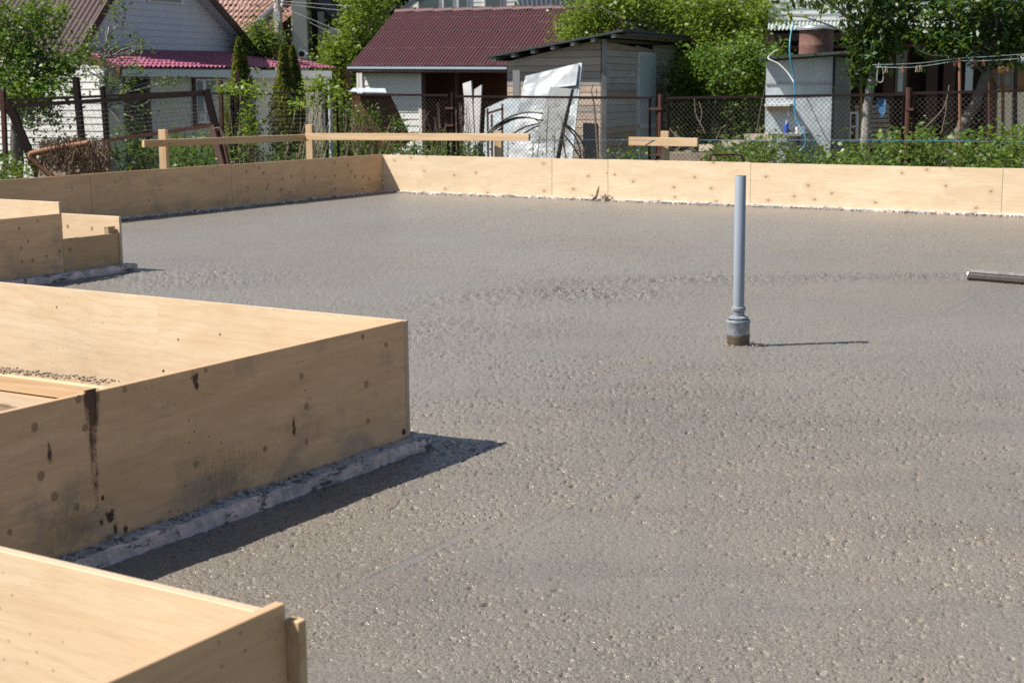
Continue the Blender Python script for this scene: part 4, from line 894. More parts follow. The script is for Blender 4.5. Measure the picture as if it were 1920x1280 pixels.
for k in range(nb): uvbox(BW2, ux+(ue-ux)*k/nb+.006, -.6, ux+(ue-ux)*(k+1)/nb-.006, zt+.3, .03, 0).build('wall_plank', MT['brown_wall'], t)
uvbox(BW, ub+.045, -.6, ub+.12, zt, .05, 0.).build('post', MT['brown_trim'], t); u_ = BW.px(858, 200)[0]; uvbox(BW, u_-.035, -.6, u_+.035, zt, .06, 0.).build('post', MT['rust_lit'], t)
uvbox(BW2, BW2.px(872, 200)[0], -.6, BW2.px(905, 200)[0], BW2.px(880, 140)[1], .03, .035).build('door', MT['brown_wall'], t)
# gable end closing (left)
m = MB(); m.prism([El-Vector((0, 0, .03))+bn*.3, Rl-Vector((0, 0, .05)), Rl+bn*2-Vector((0, 0, 1.)), Rl+bn*2-Vector((0, 0, 3.5)), El-Vector((0, 0, 2.3))+bn*.3], BD*.05); m.build('gable_wall', MT['white_siding'], t)
# ------------------------------------------------------------------ white house behind the barn
WP = VPl(D(900, 10, 52), (1, -.15))
t = thing('far_house', Vector((WP.hit(900, 20).x, 52, -.6)), 'white sided house with large windows showing just above the barn ridge', 'house')
u0, z_ = WP.px(768, 10); u1 = WP.px(965, 10)[0]; ztop = WP.px(800, -90)[1]
siding(t, WP, [(u0, WP.px(800, 60)[1]), (u0, ztop), (u1, ztop), (u1, WP.px(800, 60)[1])], .14, MT['white_siding'], 'siding_board', .012, .01)
uvbox(WP, u0, -.6, u1, WP.px(800, 60)[1], .2, -.25).build('wall', MT['white_siding'], t)
for (xa, xb) in ((782, 826), (829, 852), (857, 878), (907, 940)):
    f = quadbox(WP, xa, -50, xb, 21, .05, .03).build('window', MT['white_paint'], t); quadbox(WP, xa+3, -50, xb-3, 19, .02, .075).build('pane', MT['glass'], f)
m = MB(); m.bar(WP.hit(760, 22)+WP.n*.4, WP.hit(800, -14)+WP.n*.4, .3, .16); m.build('barge_board', MT['gutter'], t)
t = thing('blue_roofed_shed', Vector((D(1030, 20, 50).x, 50, -.6)), 'dark blue corrugated roof peeking over the barn ridge beside the lilac', 'roofed shed')
roof_sheet(t, 'roof_sheet', D(975, 20, 48), D(1110, 20, 47), D(1130, -60, 52), D(955, -60, 53), 16, 2, .03, MT['dark_roof']); m = MB(); m.hexa([Vector((D(975, 20, 48.2).x, 48.2, -.6)), Vector((D(1110, 20, 47.2).x, 47.2, -.6)), Vector((D(1110, 20, 51).x, 51, -.6)), Vector((D(975, 20, 52).x, 52, -.6))]+[Vector((D(975, 20, 48.2).x, 48.2, 3.5)), Vector((D(1110, 20, 47.2).x, 47.2, 3.5)), Vector((D(1110, 20, 51).x, 51, 3.5)), Vector((D(975, 20, 52).x, 52, 3.5))]); m.build('wall', MT['brown_wall'], t)
# ------------------------------------------------------------------ grey plank shed
SR = VPl(D(1131, 100, 22), (.377, 1)); SL = VPl(D(1131, 100, 22), (-1, .377))
cor = Vector((SR.p.x, SR.p.y, 0))
t = thing('plank_shed', cor-Vector((0, 0, .6)), 'small grey weathered plank shed with a sloping felt roof and blue grey door', 'shed')
uL = SL.px(952, 150)[0]; ztL = SL.px(952, 116)[1]; ztC = SL.px(1128, 74)[1]
siding(t, SL, [(0.03, -.6), (0.03, ztC), (uL, ztL), (uL, -.6)], .105, None, 'wall_plank', .004, .016, jit=.12, mats=MT['grey_plank'], gap=.006)
uR = SR.px(1263, 150)[0]; ztR = SR.px(1262, 84)[1]
for (ua_, ub_) in ((0.03, SR.px(1190, 150)[0]), (SR.px(1223, 150)[0], uR)):
    siding(t, SR, [(ua_, -.6), (ua_, ztC-.03), (ub_, ztR if ub_ == uR else ztC-.08), (ub_, -.6)], .10, None, 'wall_plank', .004, .016, jit=.12, mats=MT['grey_blue_plank'], gap=.006)
ud0, ud1 = SR.px(1190, 150)[0], SR.px(1223, 150)[0]; siding(t, SR, [(ud0, SR.px(1200, 97)[1]), (ud0, ztC-.05), (ud1, ztC-.1), (ud1, SR.px(1200, 97)[1])], .1, None, 'wall_plank', .004, .016, mats=MT['grey_blue_plank'])
m = MB(); m.bar(Vector((cor.x, cor.y, -.6))+(SL.n+SR.n)*.02, Vector((cor.x, cor.y, ztC))+(SL.n+SR.n)*.02, .07, .09); m.build('corner_post', MT['post_grey'], t)
uvbox(SR, ud0+.01, -.6, ud1-.01, SR.px(1200, 98)[1], .04, .02).build('door_frame', MT['white_paint'], t); dpan = uvbox(SR, ud0+.09, -.5, ud1-.09, SR.px(1200, 103)[1], .03, .04).build('door', MT['door'], t)
uvbox(SR, ud0+.02, SR.px(1200, 236)[1]-.04, ud1-.02, SR.px(1200, 236)[1]+.03, .02, .075).build('door_rail', MT['white_paint'], t)
# inner backing
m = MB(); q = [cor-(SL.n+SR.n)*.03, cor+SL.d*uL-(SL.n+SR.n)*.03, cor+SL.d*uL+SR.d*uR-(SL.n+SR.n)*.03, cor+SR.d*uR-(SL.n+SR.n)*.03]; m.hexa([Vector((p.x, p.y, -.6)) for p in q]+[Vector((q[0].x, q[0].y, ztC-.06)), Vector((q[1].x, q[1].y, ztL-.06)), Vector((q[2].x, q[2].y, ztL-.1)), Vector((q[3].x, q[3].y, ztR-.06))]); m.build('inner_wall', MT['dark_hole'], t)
A1 = SL.hit(917, 110)+SL.n*.15; A2 = SL.hit(1148, 61)+SL.n*.3+SR.n*.25; A3 = SR.hit(1288, 73)+SR.n*.3
A4 = A1+(A3-A2)
m = MB(); m.prism([A1, A2, A3, A4], Vector((0, 0, .03))); m.build('roof', MT['felt'], t)
for k in range(7):
    s = .06+k*.145; p = A1.lerp(A2, s)-Vector((0, 0, .035)); m = MB(); m.bar(p+(A3-A2).normalized()*.02, p+(A4-A1)*.9, .06, .05); m.build('rafter', MT['post_grey'], t)
m = MB(); m.bar(A2-Vector((0, 0, .04))+(A3-A2).normalized()*.1, A3-Vector((0, 0, .04)), .05, .05); m.build('eave_board', MT['brown_trim'], t)
# tall loose post before the left wall
gp = SL.off(.25); t = thing('loose_post', Vector((gp.hit(960, 300).x, gp.hit(960, 300).y, -.5)), 'upright pale grey board standing against the left side of the plank shed', 'board')
u_ = gp.px(970, 200); uvbox(gp, u_[0]-.055, -.5, u_[0]+.055, gp.px(970, 132)[1], .04).build('board', MT['post_grey'], t)
# leaning sheets and planks
gp = VPl(D(1040, 200, 20.6), (1, -.45))
def sheet(name, label, cat, pts, pl, mat, lean=.25, thick=.01, sub=1):
    P0 = [pl.hit(*q) for q in pts]; zm = min(p.z for p in P0); zM = max(p.z for p in P0)
    P1 = [p+pl.n*lean*(1-(p.z-zm)/(zM-zm+1e-6)) for p in P0]; t = thing(name, Vector((P1[-1].x, P1[-1].y, zm)), label, cat); m = MB(); m.prism(P1, -pl.n*thick); m.build('panel', mat, t); return t
t = thing('metal_sheet', Vector((gp.hit(1030, 330).x, gp.hit(1030, 330).y, -.5)), 'tall crumpled galvanised metal sheet leaning on the plank shed', 'metal sheet')
q00, q10, q11, q01 = gp.hit(970, 330)+gp.n*.5, gp.hit(1091, 330)+gp.n*.5, gp.hit(1090, 118), gp.hit(986, 143); V = []; F = []; n_ = 22
for j in range(n_+1):
    for i in range(n_+1):
        u, v = i/n_, j/n_; p = q00.lerp(q10, u).lerp(q01.lerp(q11, u), v); k = abs(mnoise.noise(Vector((u*2.1, v*3.2, 1.))))*.045+mnoise.noise(Vector((u*5+v*3, v*6-u*2, 4.)))*.010; V.append(p+gp.n*k)
for j in range(n_):
    for i in range(n_): a_ = j*(n_+1)+i; F.append((a_, a_+1, a_+n_+2, a_+n_+1))
m = MB(); m.add(V, F); o = m.build('panel', MT['sheet'], t); md = o.modifiers.new('thickness', 'SOLIDIFY'); md.thickness = .004
m = MB(); a_ = gp.hit(1089, 119)+gp.n*.01; b_ = gp.hit(1092, 330)+gp.n*.5; m.bar(a_, b_, .05, .03); m.build('folded_edge', MT['sheet_blue'], t)
m = MB(); m.prism([gp.hit(1045, 165)+gp.n*.16, gp.hit(1062, 142)+gp.n*.09, gp.hit(1088, 121)+gp.n*.03, gp.hit(1088, 160)+gp.n*.13], gp.n*.03); m.build('crumpled_fold', MT['sheet'], t)
gq = VPl(D(1040, 200, 19.9), (1, -.3))
sheet('dull_sheet', 'dull grey square sheet leaning in front of the tall galvanised sheet', 'metal sheet', [(1032, 163), (1074, 167), (1067, 262), (1010, 258)], gq, MT['dull_sheet'], .2)
sheet('pale_blue_sheet', 'pale blue sheet with a slanted top behind the black pipe hoops', 'metal sheet', [(912, 203), (948, 186), (975, 185), (975, 330), (915, 330)], VPl(D(940, 200, 20.9), (1, -.3)), MT['sheet_blue'], .3)
sheet('dark_board', 'dark blue board in the shade at the foot of the shed corner', 'board', [(1093, 230), (1122, 232), (1124, 330), (1093, 330)], VPl(D(1100, 200, 21.3), (1, 0)), MT['dark_roof'], .1)
gw = VPl(D(880, 200, 21.2), (1, -.6))
sheet('whitewashed_board', 'wide whitewashed board leaning left of the black pipe hoops', 'board', [(868, 157), (883, 152), (915, 330), (888, 330), (877, 200)], gw, MT['white_board'], .3, .03)
sheet('notched_board', 'shorter whitewashed board with a pointed top leaning beside the wide one', 'board', [(890, 168), (903, 159), (908, 250), (912, 330), (902, 330)], VPl(D(900, 200, 21.6), (1, -.5)), MT['white_board'], .3, .03)
gb = VPl(D(700, 200, 23.), (1, .0))
t = sheet('brown_panel', 'large dark maroon sheet leaning in front of the white barn wall', 'metal sheet', [(660, 178), (732, 178), (775, 262), (668, 330)], gb, MT['brown_wall'], .5, .02)
t = sheet('pale_sheet', 'small pale blue panel resting on top of the dark maroon sheet', 'panel', [(656, 172), (662, 165), (722, 166), (726, 174)], VPl(D(700, 170, 22.7), (1, 0)), MT['sheet_blue'], .1, .3)
# hoops
t = thing('pipe_hoops', D(1000, 300, 19.0)-Vector((0, 0, .7)), 'bundle of black plastic pipe hoops arching in front of the metal sheets', 'pipe hoops')
for (pts, r) in ((((880, 300), (905, 258), (945, 225), (985, 211), (1017, 213)), .012), (((892, 290), (920, 250), (960, 225), (990, 221), (1016, 226)), .012), (((884, 296), (912, 254), (955, 224), (995, 221), (1013, 231)), .010), (((960, 252), (985, 238), (1010, 232)), .010), (((975, 255), (1000, 240), (1012, 236)), .010), (((1058, 232), (1080, 250), (1095, 275), (1096, 320)), .012), (((1058, 234), (1078, 256), (1088, 285), (1090, 320)), .010), (((1055, 250), (1075, 275), (1090, 300)), .010), (((1054, 258), (1060, 290), (1064, 320)), .010)):
    P0 = [D(x, y, 18.8+.15*math.sin(i)) for i, (x, y) in enumerate(pts)]
    # smooth via Catmull-Rom
    S = []
    for i in range(len(P0)-1):
        a, b, c, d_ = P0[max(i-1, 0)], P0[i], P0[i+1], P0[min(i+2, len(P0)-1)]
        for k in range(6):
            s = k/6; S.append(.5*((2*b)+(-a+c)*s+(2*a-5*b+4*c-d_)*s*s+(-a+3*b-3*c+d_)*s**3))
    S.append(P0[-1]); m = MB(); m.tube(S, r, 6); m.build('hoop', MT['black_pipe'], t, True)
t = thing('black_stake', D(1055, 300, 18.3)-Vector((0, 0, .7)), 'thick black stake leaning among the pipe hoops above the fence rail', 'stake')
m = MB(); m.tube([D(1040, 330, 18.3), D(1057, 240, 18.3), D(1074, 168, 18.3)], [.03, .026, .018], 7); m.build('stake', MT['black_pipe'], t)
t = thing('rusty_grate', D(925, 300, 20.)-Vector((0, 0, .6)), 'rusty steel grate standing before the pale blue sheet', 'grate')
for (a_, b_) in (((914, 203), (916, 330)), ((942, 195), (942, 330)), ((914, 213), (942, 204)), ((922, 215), (923, 320)), ((914, 260), (942, 240))): m = MB(); m.bar(D(*a_, 20), D(*b_, 20), .03, .03); m.build('bar', MT['orange_rust' if a_[1] != 260 else 'rust'], t)
t = thing('forked_pole', D(1115, 300, 20.9)-Vector((0, 0, .6)), 'forked branch propped against the shed near the corner post', 'branch')
m = MB(); m.tube([D(1124, 330, 20.9), D(1117, 230, 20.9), D(1112, 182, 20.9)], [.02, .016, .012], 6); m.tube([D(1112, 182, 20.9), D(1108, 172, 20.9), D(1112, 158, 20.9)], .009, 5); m.tube([D(1113, 184, 20.9), D(1119, 178, 20.9), D(1118, 167, 20.9)], .009, 5); m.build('branch', MT['twig'], t)
# ------------------------------------------------------------------ grey metal utility shed, right
GP = VPl(D(1562, 150, 19.5), (-1, .40)); GR = VPl(D(1562, 150, 19.5), (.45, 1)); gc = Vector((GP.p.x, GP.p.y, 0))
t = thing('metal_shed', gc-Vector((0, 0, .5)), 'narrow blue grey sheet metal shed with a sloping roof carrying a barrel', 'shed')
ul = GP.px(1436, 150)[0]; zL = GP.px(1436, 116)[1]; zC = GP.px(1562, 106)[1]
zs = GP.px(1500, 157)[1]
m = MB(); m.prism([GP.at(0, -.5), GP.at(ul, -.5), GP.at(ul, zs-.004), GP.at(0, zs-.004)], -GP.n*.03); m.build('lower_sheet', MT['sheet_blue'], t)
m = MB(); m.prism([GP.at(0, zs+.004), GP.at(ul, zs+.004), GP.at(ul, zL), GP.at(0, zC)], -GP.n*.03); m.build('upper_sheet', MT['sheet_blue'], t)
m = MB(); m.bar(GP.at(0, zs, .01), GP.at(ul, zs, .01), .012, .02); m.build('seam', MT['sheet'], t)
ur = GR.px(1596, 150)[0]; m = MB(); m.prism([GR.at(0, -.5), GR.at(ur, -.5), GR.at(ur, zC-.02), GR.at(0, zC)], -GR.n*.03); m.build('side_sheet', MT['sheet_dark'], t)
m = MB(); m.bar(gc+Vector((0, 0, -.5))+(GP.n+GR.n)*.01, gc+Vector((0, 0, zC))+(GP.n+GR.n)*.01, .03, .03); m.build('corner_angle', MT['dark_roof'], t)
r0, r1 = GP.hit(1428, 113)+GP.n*.2, GP.hit(1612, 100)+GP.n*.2; bk = -GP.n*1.4
m = MB(); m.prism([r0, r1, r1+bk, r0+bk], Vector((0, 0, .035))); m.build('roof', MT['felt'], t)
m = MB(); 
t = thing('washstand', GP.hit(1450, 240)+GP.n*.1, 'wall mounted garden washstand box with a small tap on the metal shed', 'washstand')
quadbox(GP, 1440, 195, 1486, 199, .22, .0).build('tray', MT['white_plastic'], t); quadbox(GP, 1441, 200, 1484, 208, .16, .0).build('box', MT['pine_old'], t)
m = MB(); q = GP.hit(1482, 213)+GP.n*.12; m.tube([q+Vector((0, 0, .03)), q-Vector((0, 0, .03))], .018, 8); m.build('tap', MT['white_plastic'], t)
t = thing('work_table', GP.hit(1480, 300)+GP.n*.4, 'pale topped outdoor table beside the metal shed', 'table')
tb = VPl(GP.p+GP.n*.35, GP.d); (ua, za), (ub, zb) = tb.px(1436, 252), tb.px(1510, 250)
m = MB(); m.hexa([tb.at(ua, zb-.03, -.3), tb.at(ub, zb-.03, -.3), tb.at(ub, zb-.03, .25), tb.at(ua, zb-.03, .25), tb.at(ua, zb, -.3), tb.at(ub, zb, -.3), tb.at(ub, zb, .25), tb.at(ua, zb, .25)]); m.build('tabletop', MT['post_grey'], t)
for u_ in (ua-.05, ub+.05): m = MB(); m.bar(tb.at(u_, -.5, .2), tb.at(u_, zb-.03, .2), .03, .03); m.build('leg', MT['rust_lit'], t)
q = tb.at((ua+ub)/2-.05, zb, .1); q = tb.hit(1476, 250); q.z = zb; q = q+tb.n*.05
t = thing('detergent_bottle', q, 'bright blue plastic bottle with white cap on the outdoor table', 'bottle')
o = MB().lathe(q, [(.028, 0), (.03, .01), (.03, .10), (.024, .125), (.012, .135)], 12).build('bottle', MT['bottle'], t, True); MB().lathe(q, [(.012, .135), (.012, .165), (.008, .17)], 10).build('cap', MT['white_plastic'], t)
q = tb.hit(1500, 250); q.z = zb+.04; t = thing('wash_basin', q, 'upturned white basin at the right end of the outdoor table', 'basin'); MB().box(q, .1, .12, .08).build('basin', MT['white_plastic'], t)
# barrel
q = GP.hit(1514, 101)-GP.n*.6; rB = 31*q.y/FPX; zt_ = D(1514, 57, q.y).z
t = thing('barrel', q, 'red brown water barrel with a galvanised lid on the metal shed roof', 'barrel')
o = MB().lathe(Vector((q.x, q.y, q.z)), [(rB*.98, 0), (rB, .02), (rB*.99, .10), (rB*1.015, .12), (rB*.99, .14), (rB*.99, zt_-q.z-.02), (rB*1.02, zt_-q.z)], 28).build('drum', MT['red_brown'], t); smooth_by_angle(o)
o = MB().lathe(Vector((q.x, q.y, zt_)), [(rB*1.16, 0), (rB*1.16, .02), (rB*1.08, .03), (rB*1.05, .045), (rB*.8, .062), (.02, .07)], 28).build('lid', MT['lid'], t); smooth_by_angle(o)
for dx in (-.2, .2): MB().box(Vector((q.x+dx, q.y, q.z-.03)), .12, .2, .06).build('support_block', MT['concrete_block'], t)
def crom(P0, n=6):
    S = []
    for i in range(len(P0)-1):
        a, b, c, d_ = P0[max(i-1, 0)], P0[i], P0[i+1], P0[min(i+2, len(P0)-1)]
        for k in range(n):
            s = k/n; S.append(.5*((2*b)+(-a+c)*s+(2*a-5*b+4*c-d_)*s*s+(-a+3*b-3*c+d_)*s**3))
    S.append(P0[-1]); return S
def cord(name, label, cat, pts, r, mat, seg='cord'):
    P0 = [D(x, y, Y) for x, y, Y in pts]; t = thing(name, P0[-1], label, cat); m = MB(); m.tube(crom(P0), r, 6); m.build(seg, mat, t, True); return t
cord('garden_hose', 'bright blue hose hanging from the barrel lid down past the table', 'hose', [(1497, 46, 19.7), (1488, 48, 19.3), (1482, 70, 19.2), (1481, 105, 19.1), (1489, 150, 19.1), (1491, 215, 19.0), (1500, 238, 18.9), (1510, 258, 18.8), (1508, 274, 18.8), (1492, 290, 18.8)], .010, MT['blue_hose'])
cord('white_tube', 'white flexible tube curving from the bushes to the blue hose', 'tube', [(1455, 95, 19.6), (1440, 109, 19.4), (1460, 120, 19.3), (1478, 138, 19.2), (1489, 156, 19.1)], .007, MT['white_plastic'])
# blocks, stack and hoop before the bushes
t = thing('timber_stack', D(1370, 290, 19.)-Vector((0, 0, .5)), 'heap of pale boards and blocks lying low behind the fence left of the metal shed', 'timber stack')
for (xa, ya, xb, yb, Y) in ((1318, 270, 1350, 285, 19), (1358, 264, 1405, 276, 19.4), (1400, 262, 1452, 254, 19.2)):
    m = MB(); p_, q_ = D(xa, (ya+yb)/2, Y), D(xb, (ya+yb)/2, Y-.2); m.bar(p_, q_, .16, .09); m.build('block', MT['concrete_block'], t)
for (xa, ya, xb, yb) in ((1330, 285, 1440, 258), (1345, 292, 1450, 266), (1290, 284, 1345, 290)): m = MB(); m.bar(D(xa, ya, 18.8), D(xb, yb, 19.2), .12, .03); m.build('board', MT['sheet_dark'], t)
MB().hexa([Vector(c_) for c_ in ([D(1255, 330, 18.6), D(1450, 330, 18.6), D(1450, 330, 19.8), D(1255, 330, 19.8), D(1255, 286, 18.7), D(1450, 288, 18.7), D(1450, 286, 19.6), D(1255, 285, 19.6)])]).build('base', MT['crumb_brown'], t)
t = thing('rusty_hoop', D(1362, 300, 15.6)-Vector((0, 0, .5)), 'rusty bent steel hoop just behind the far plywood wall', 'steel hoop')
m = MB(); m.tube(crom([D(1331, 325, 15.6), D(1331, 300, 15.6), D(1334, 291, 15.6), (D(1345, 289.5, 15.6)), D(1382, 290, 15.6), D(1391, 294, 15.6), D(1393, 303, 15.6), D(1392, 325, 15.6)], 4), .012, 8); m.build('hoop', MT['rust_lit'], t, True)
# ------------------------------------------------------------------ veranda and the white upper house (right)
VP_ = VPl(D(1700, 150, 25), (1, -.05))
t = thing('veranda_house', VP_.hit(1700, 300)-Vector((0, 0, .4)), 'dark timber veranda under a pale green roof with white sided upper floor', 'house')
ua, ub = VP_.px(1440, 100)[0], VP_.px(1862, 100)[0]; zt = VP_.px(1700, 50)[1]
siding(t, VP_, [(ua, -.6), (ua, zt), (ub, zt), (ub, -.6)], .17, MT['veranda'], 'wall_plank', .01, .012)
UP = VPl(VP_.p-VP_.n*.8, VP_.d); u0, z0 = UP.px(1440, 52); u1 = UP.px(1768, 20)[0]; z1 = UP.px(1600, -60)[1]
siding(t, UP, [(u0, z0-.2), (u0, z1), (u1, z1), (u1, z0-.2)], .105, MT['white_siding'], 'siding_board', .014, .01)
u2 = UP.px(1930, 20)[0]; siding(t, UP, [(u1+.02, z0-.2), (u1+.02, z1), (u2, z1), (u2, z0-.2)], .12, MT['screen_panel'], 'siding_board', .014, .01)
ea, eb = VPl(VP_.p+VP_.n*1.3, VP_.d).hit(1440, 56), VPl(VP_.p+VP_.n*1.3, VP_.d).hit(1790, 50); ta, tb_ = UP.hit(1440, 42)+UP.n*.05, UP.hit(1790, 38)+UP.n*.05
for k in range(4):
    a_, b_ = k/4, (k+1)/4; roof_sheet(t, 'roof_sheet', ea.lerp(eb, a_), ea.lerp(eb, b_), ta.lerp(tb_, b_), ta.lerp(tb_, a_), 12, 2, .016, MT['green_roof'])
m = MB(); m.bar(ea-Vector((0, 0, .12))-VP_.n*.1, eb-Vector((0, 0, .12))-VP_.n*.1, .05, .12); m.build('eave_beam', MT['brown_trim'], t)
m = MB(); m.bar(ea-Vector((0, 0, .28))-VP_.n*.1, eb-Vector((0, 0, .28))-VP_.n*.1, .05, .05); m.build('eave_beam', MT['brown_wall'], t)
for x in (1660, 1740, 1772, 1850): quadbox(VP_, x-5, 60, x+5, 330, .12, .1).build('post', MT['brown_trim'], t)
wf = quadbox(VP_, 1673, 88, 1702, 180, .05, .03).build('window', MT['brown_wall'], t); quadbox(VP_, 1678, 93, 1696, 175, .02, .09).build('pane', MT['glass'], wf); quadbox(VP_, 1681, 124, 1689, 172, .02, .115).build('curtain', MT['white_plastic'], wf)
quadbox(VP_, 1810, 104, 1821, 172, .04, .03).build('window_panel', MT['white_paint'], t)
m = MB(); u_, z_ = VP_.px(1600, 190); m = quadbox(VP_, 1590, 195, 1660, 275, .05, .3); m.build('low_wall', MT['brown_wall'], t)
for i in range(9): quadbox(VP_, 1596, 197+i*8.6, 1659, 203+i*8.6, .02, .352).build('low_plank', MT['grey_plank'][0], t)
t = thing('window_frame', VP_.hit(1600, 270)+VP_.n*.5, 'old white window frame standing by the low plank wall under the veranda', 'window frame')
fp = VPl(VP_.p+VP_.n*.6, VP_.d)
for b in ((1591, 210, 1608, 214), (1591, 262, 1608, 266), (1591, 214, 1594, 262), (1605, 214, 1608, 262), (1594, 236, 1605, 239)): quadbox(fp, *b, .04, 0).build('frame_bar', MT['white_paint'], t)
t = thing('yellow_pole', D(1613, 280, 20.3)-Vector((0, 0, .6)), 'thin yellow pole standing left of the pale trunk', 'pole'); m = MB(); m.tube([D(1612, 330, 20.3), D(1614, 152, 20.3)], .02, 8); m.build('pole', MT['yellow'], t)
# blue cloth, clothesline
t = thing('blue_cloth', D(1652, 200, 18.4), 'ragged blue cloth hanging beside the pale tree trunk', 'cloth')
m = MB(); P0 = [D(1644, 184, 18.4), D(1660, 185, 18.45), D(1662, 197, 18.4), D(1658, 214, 18.35), D(1653, 222, 18.4), D(1646, 211, 18.4), D(1643, 197, 18.45)]; m.prism(P0, Vector((.01, .03, 0))); m.build('cloth', MT['cloth_blue'], t)
cl1 = [(1636, 122, 18.2), (1720, 119, 18.), (1796, 110, 17.9), (1860, 106, 17.8), (1960, 99, 17.6)]; cl2 = [(1640, 126, 18.2), (1700, 127, 18.), (1740, 123, 18.), (1796, 115, 17.9), (1850, 114, 17.8), (1960, 107, 17.6)]
lt = cord('clothesline', 'double pale washing line strung from the pale trunk past the rusty pole', 'clothesline', cl1, .0032, MT['line']); m = MB(); m.tube(crom([D(*q) for q in cl2]), .0032, 5); m.build('cord', MT['line'], lt)
pg = 'clothes pegs on the washing line'; pinfo = [(1662, 126.5, 'peg_wood', 'beige clothes peg leftmost on the washing line'), (1693, 126.5, 'peg_pink', 'pink clothes peg on the washing line in front of the veranda window'), (1719.5, 125, 'peg_wood', 'left of a close pair of wooden pegs on the washing line'), (1726, 124.5, 'peg_wood', 'right of a close pair of wooden pegs on the washing line'), (1791, 114.5, 'peg_pink', 'red clothes peg just left of the rusty pole top'), (1795, 114, 'peg_pink', 'red clothes peg touching the rusty pole top'), (1829, 114, 'peg_pink', 'pink clothes peg right of the rusty pole'), (1844, 114, 'peg_pink', 'rightmost pink clothes peg near the leaning trunk')]
for (x, y, mt_, lb) in pinfo:
    q = D(x, y, 17.95); tt_ = thing('clothes_peg', q, lb, 'clothes peg', pg)
    for s in (-1, 1): MB().bar(q+Vector((s*.004, 0, .012)), q+Vector((s*.013, 0, -.065)), .012, .009).build('leg', MT[mt_], tt_)
t = thing('rusty_pole', D(1799, 300, 17.9)-Vector((0, 0, .6)), 'slim rusty pole holding up the washing line', 'pole'); m = MB(); m.tube([D(1800, 335, 17.9), D(1799.5, 108, 17.9)], .018, 8); m.build('pole', MT['orange_rust'], t)
t = thing('rope_loop', D(1740, 100, 18.2), 'pale slack rope hanging across the dark veranda', 'rope'); m = MB(); m.tube(crom([D(1712, 85, 18.2), D(1724, 95, 18.2), D(1745, 103, 18.2), D(1765, 104.5, 18.2), D(1785, 104, 18.2)]), .008, 5); m.build('rope', MT['rope'], t)
m = MB(); m.tube(crom([D(1648, 118, 18.2), D(1645, 135, 18.2), D(1645, 153, 18.2), D(1655, 152, 18.2), D(1655, 130, 18.2), D(1646, 122, 18.2)]), .005, 5); m.build('rope', MT['rope'], t)
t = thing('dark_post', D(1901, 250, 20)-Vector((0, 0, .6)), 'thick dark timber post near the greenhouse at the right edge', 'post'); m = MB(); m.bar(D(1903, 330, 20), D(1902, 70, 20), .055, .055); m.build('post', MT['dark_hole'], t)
t = thing('red_brown_post', D(1856, 250, 20.5)-Vector((0, 0, .6)), 'red brown steel post between the leaning trunk and the greenhouse', 'post'); m = MB(); m.bar(D(1857, 330, 20.5), D(1857, 135, 20.5), .06, .05); m.build('post', MT['rust_lit'], t)
# greenhouse
GH = VPl(D(1890, 150, 26), (1, -.1)); t = thing('greenhouse', GH.hit(1900, 300)-Vector((0, 0, .4)), 'wood framed greenhouse with pale glazing at the right edge', 'greenhouse')
quadbox(GH, 1862, 136, 1990, 320, .02, -.5).build('interior', MT['beige'], t)
for (a_, b_) in (((1860, 137), (1925, 95)), ((1862, 136), (1990, 136)), ((1866, 137), (1866, 320)), ((1880, 137), (1880, 320)), ((1900, 137), (1900, 320)), ((1925, 137), (1925, 320)), ((1862, 165), (1990, 165)), ((1880, 138), (1900, 110))): m = MB(); m.bar(GH.hit(*a_)+GH.n*.02, GH.hit(*b_)+GH.n*.02, .05, .05); m.build('frame_bar', MT['orange_wood'], t)
for (xa, xb) in ((1868, 1879), (1882, 1899)): quadbox(GH, xa, 138, xb, 163, .01, 0).build('pane', MT['curtain_glass'], t)
quadbox(GH, 1902, 137, 1990, 163, .03, .03).build('gable_board', MT['orange_wood'], t)
a_, b_, c_, d_ = GH.hit(1862, 137)+GH.n*.1, GH.hit(2010, 137)+GH.n*.1, GH.hit(2010, 60)-GH.n*1, GH.hit(1915, 96)-GH.n*1
m = MB(); m.prism([GH.hit(1903, 120)+GH.n*.2, GH.hit(2000, 115)+GH.n*.2, GH.hit(2000, 70)-GH.n*1, GH.hit(1912, 100)-GH.n*1], Vector((0, 0, .02))); m.build('roof', MT['green_roof'], t)
m = MB(); m.bar(D(1880, 268, 22), D(1990, 268, 22), .5, .04); bt_ = thing('bench', D(1905, 275, 22)-Vector((0, 0, .5)), 'low blue garden bench under the dark post', 'bench'); m.build('seat', MT['gutter'], bt_)
for x in (1885, 1925): m = MB(); m.bar(D(x, 272, 22), D(x, 320, 22), .05, .05); m.build('leg', MT['brown_trim'], bt_)
# blue string from the batter boards
cord('blue_string', 'taut blue builder string running along the far wall from the small batter board', 'string', [(1000, 262, 16), (1180, 263, 15.95), (1310, 263, 15.6), (1500, 263, 14.9), (1720, 264, 14.4), (1960, 267, 14.)], .0035, MT['blue_string'])
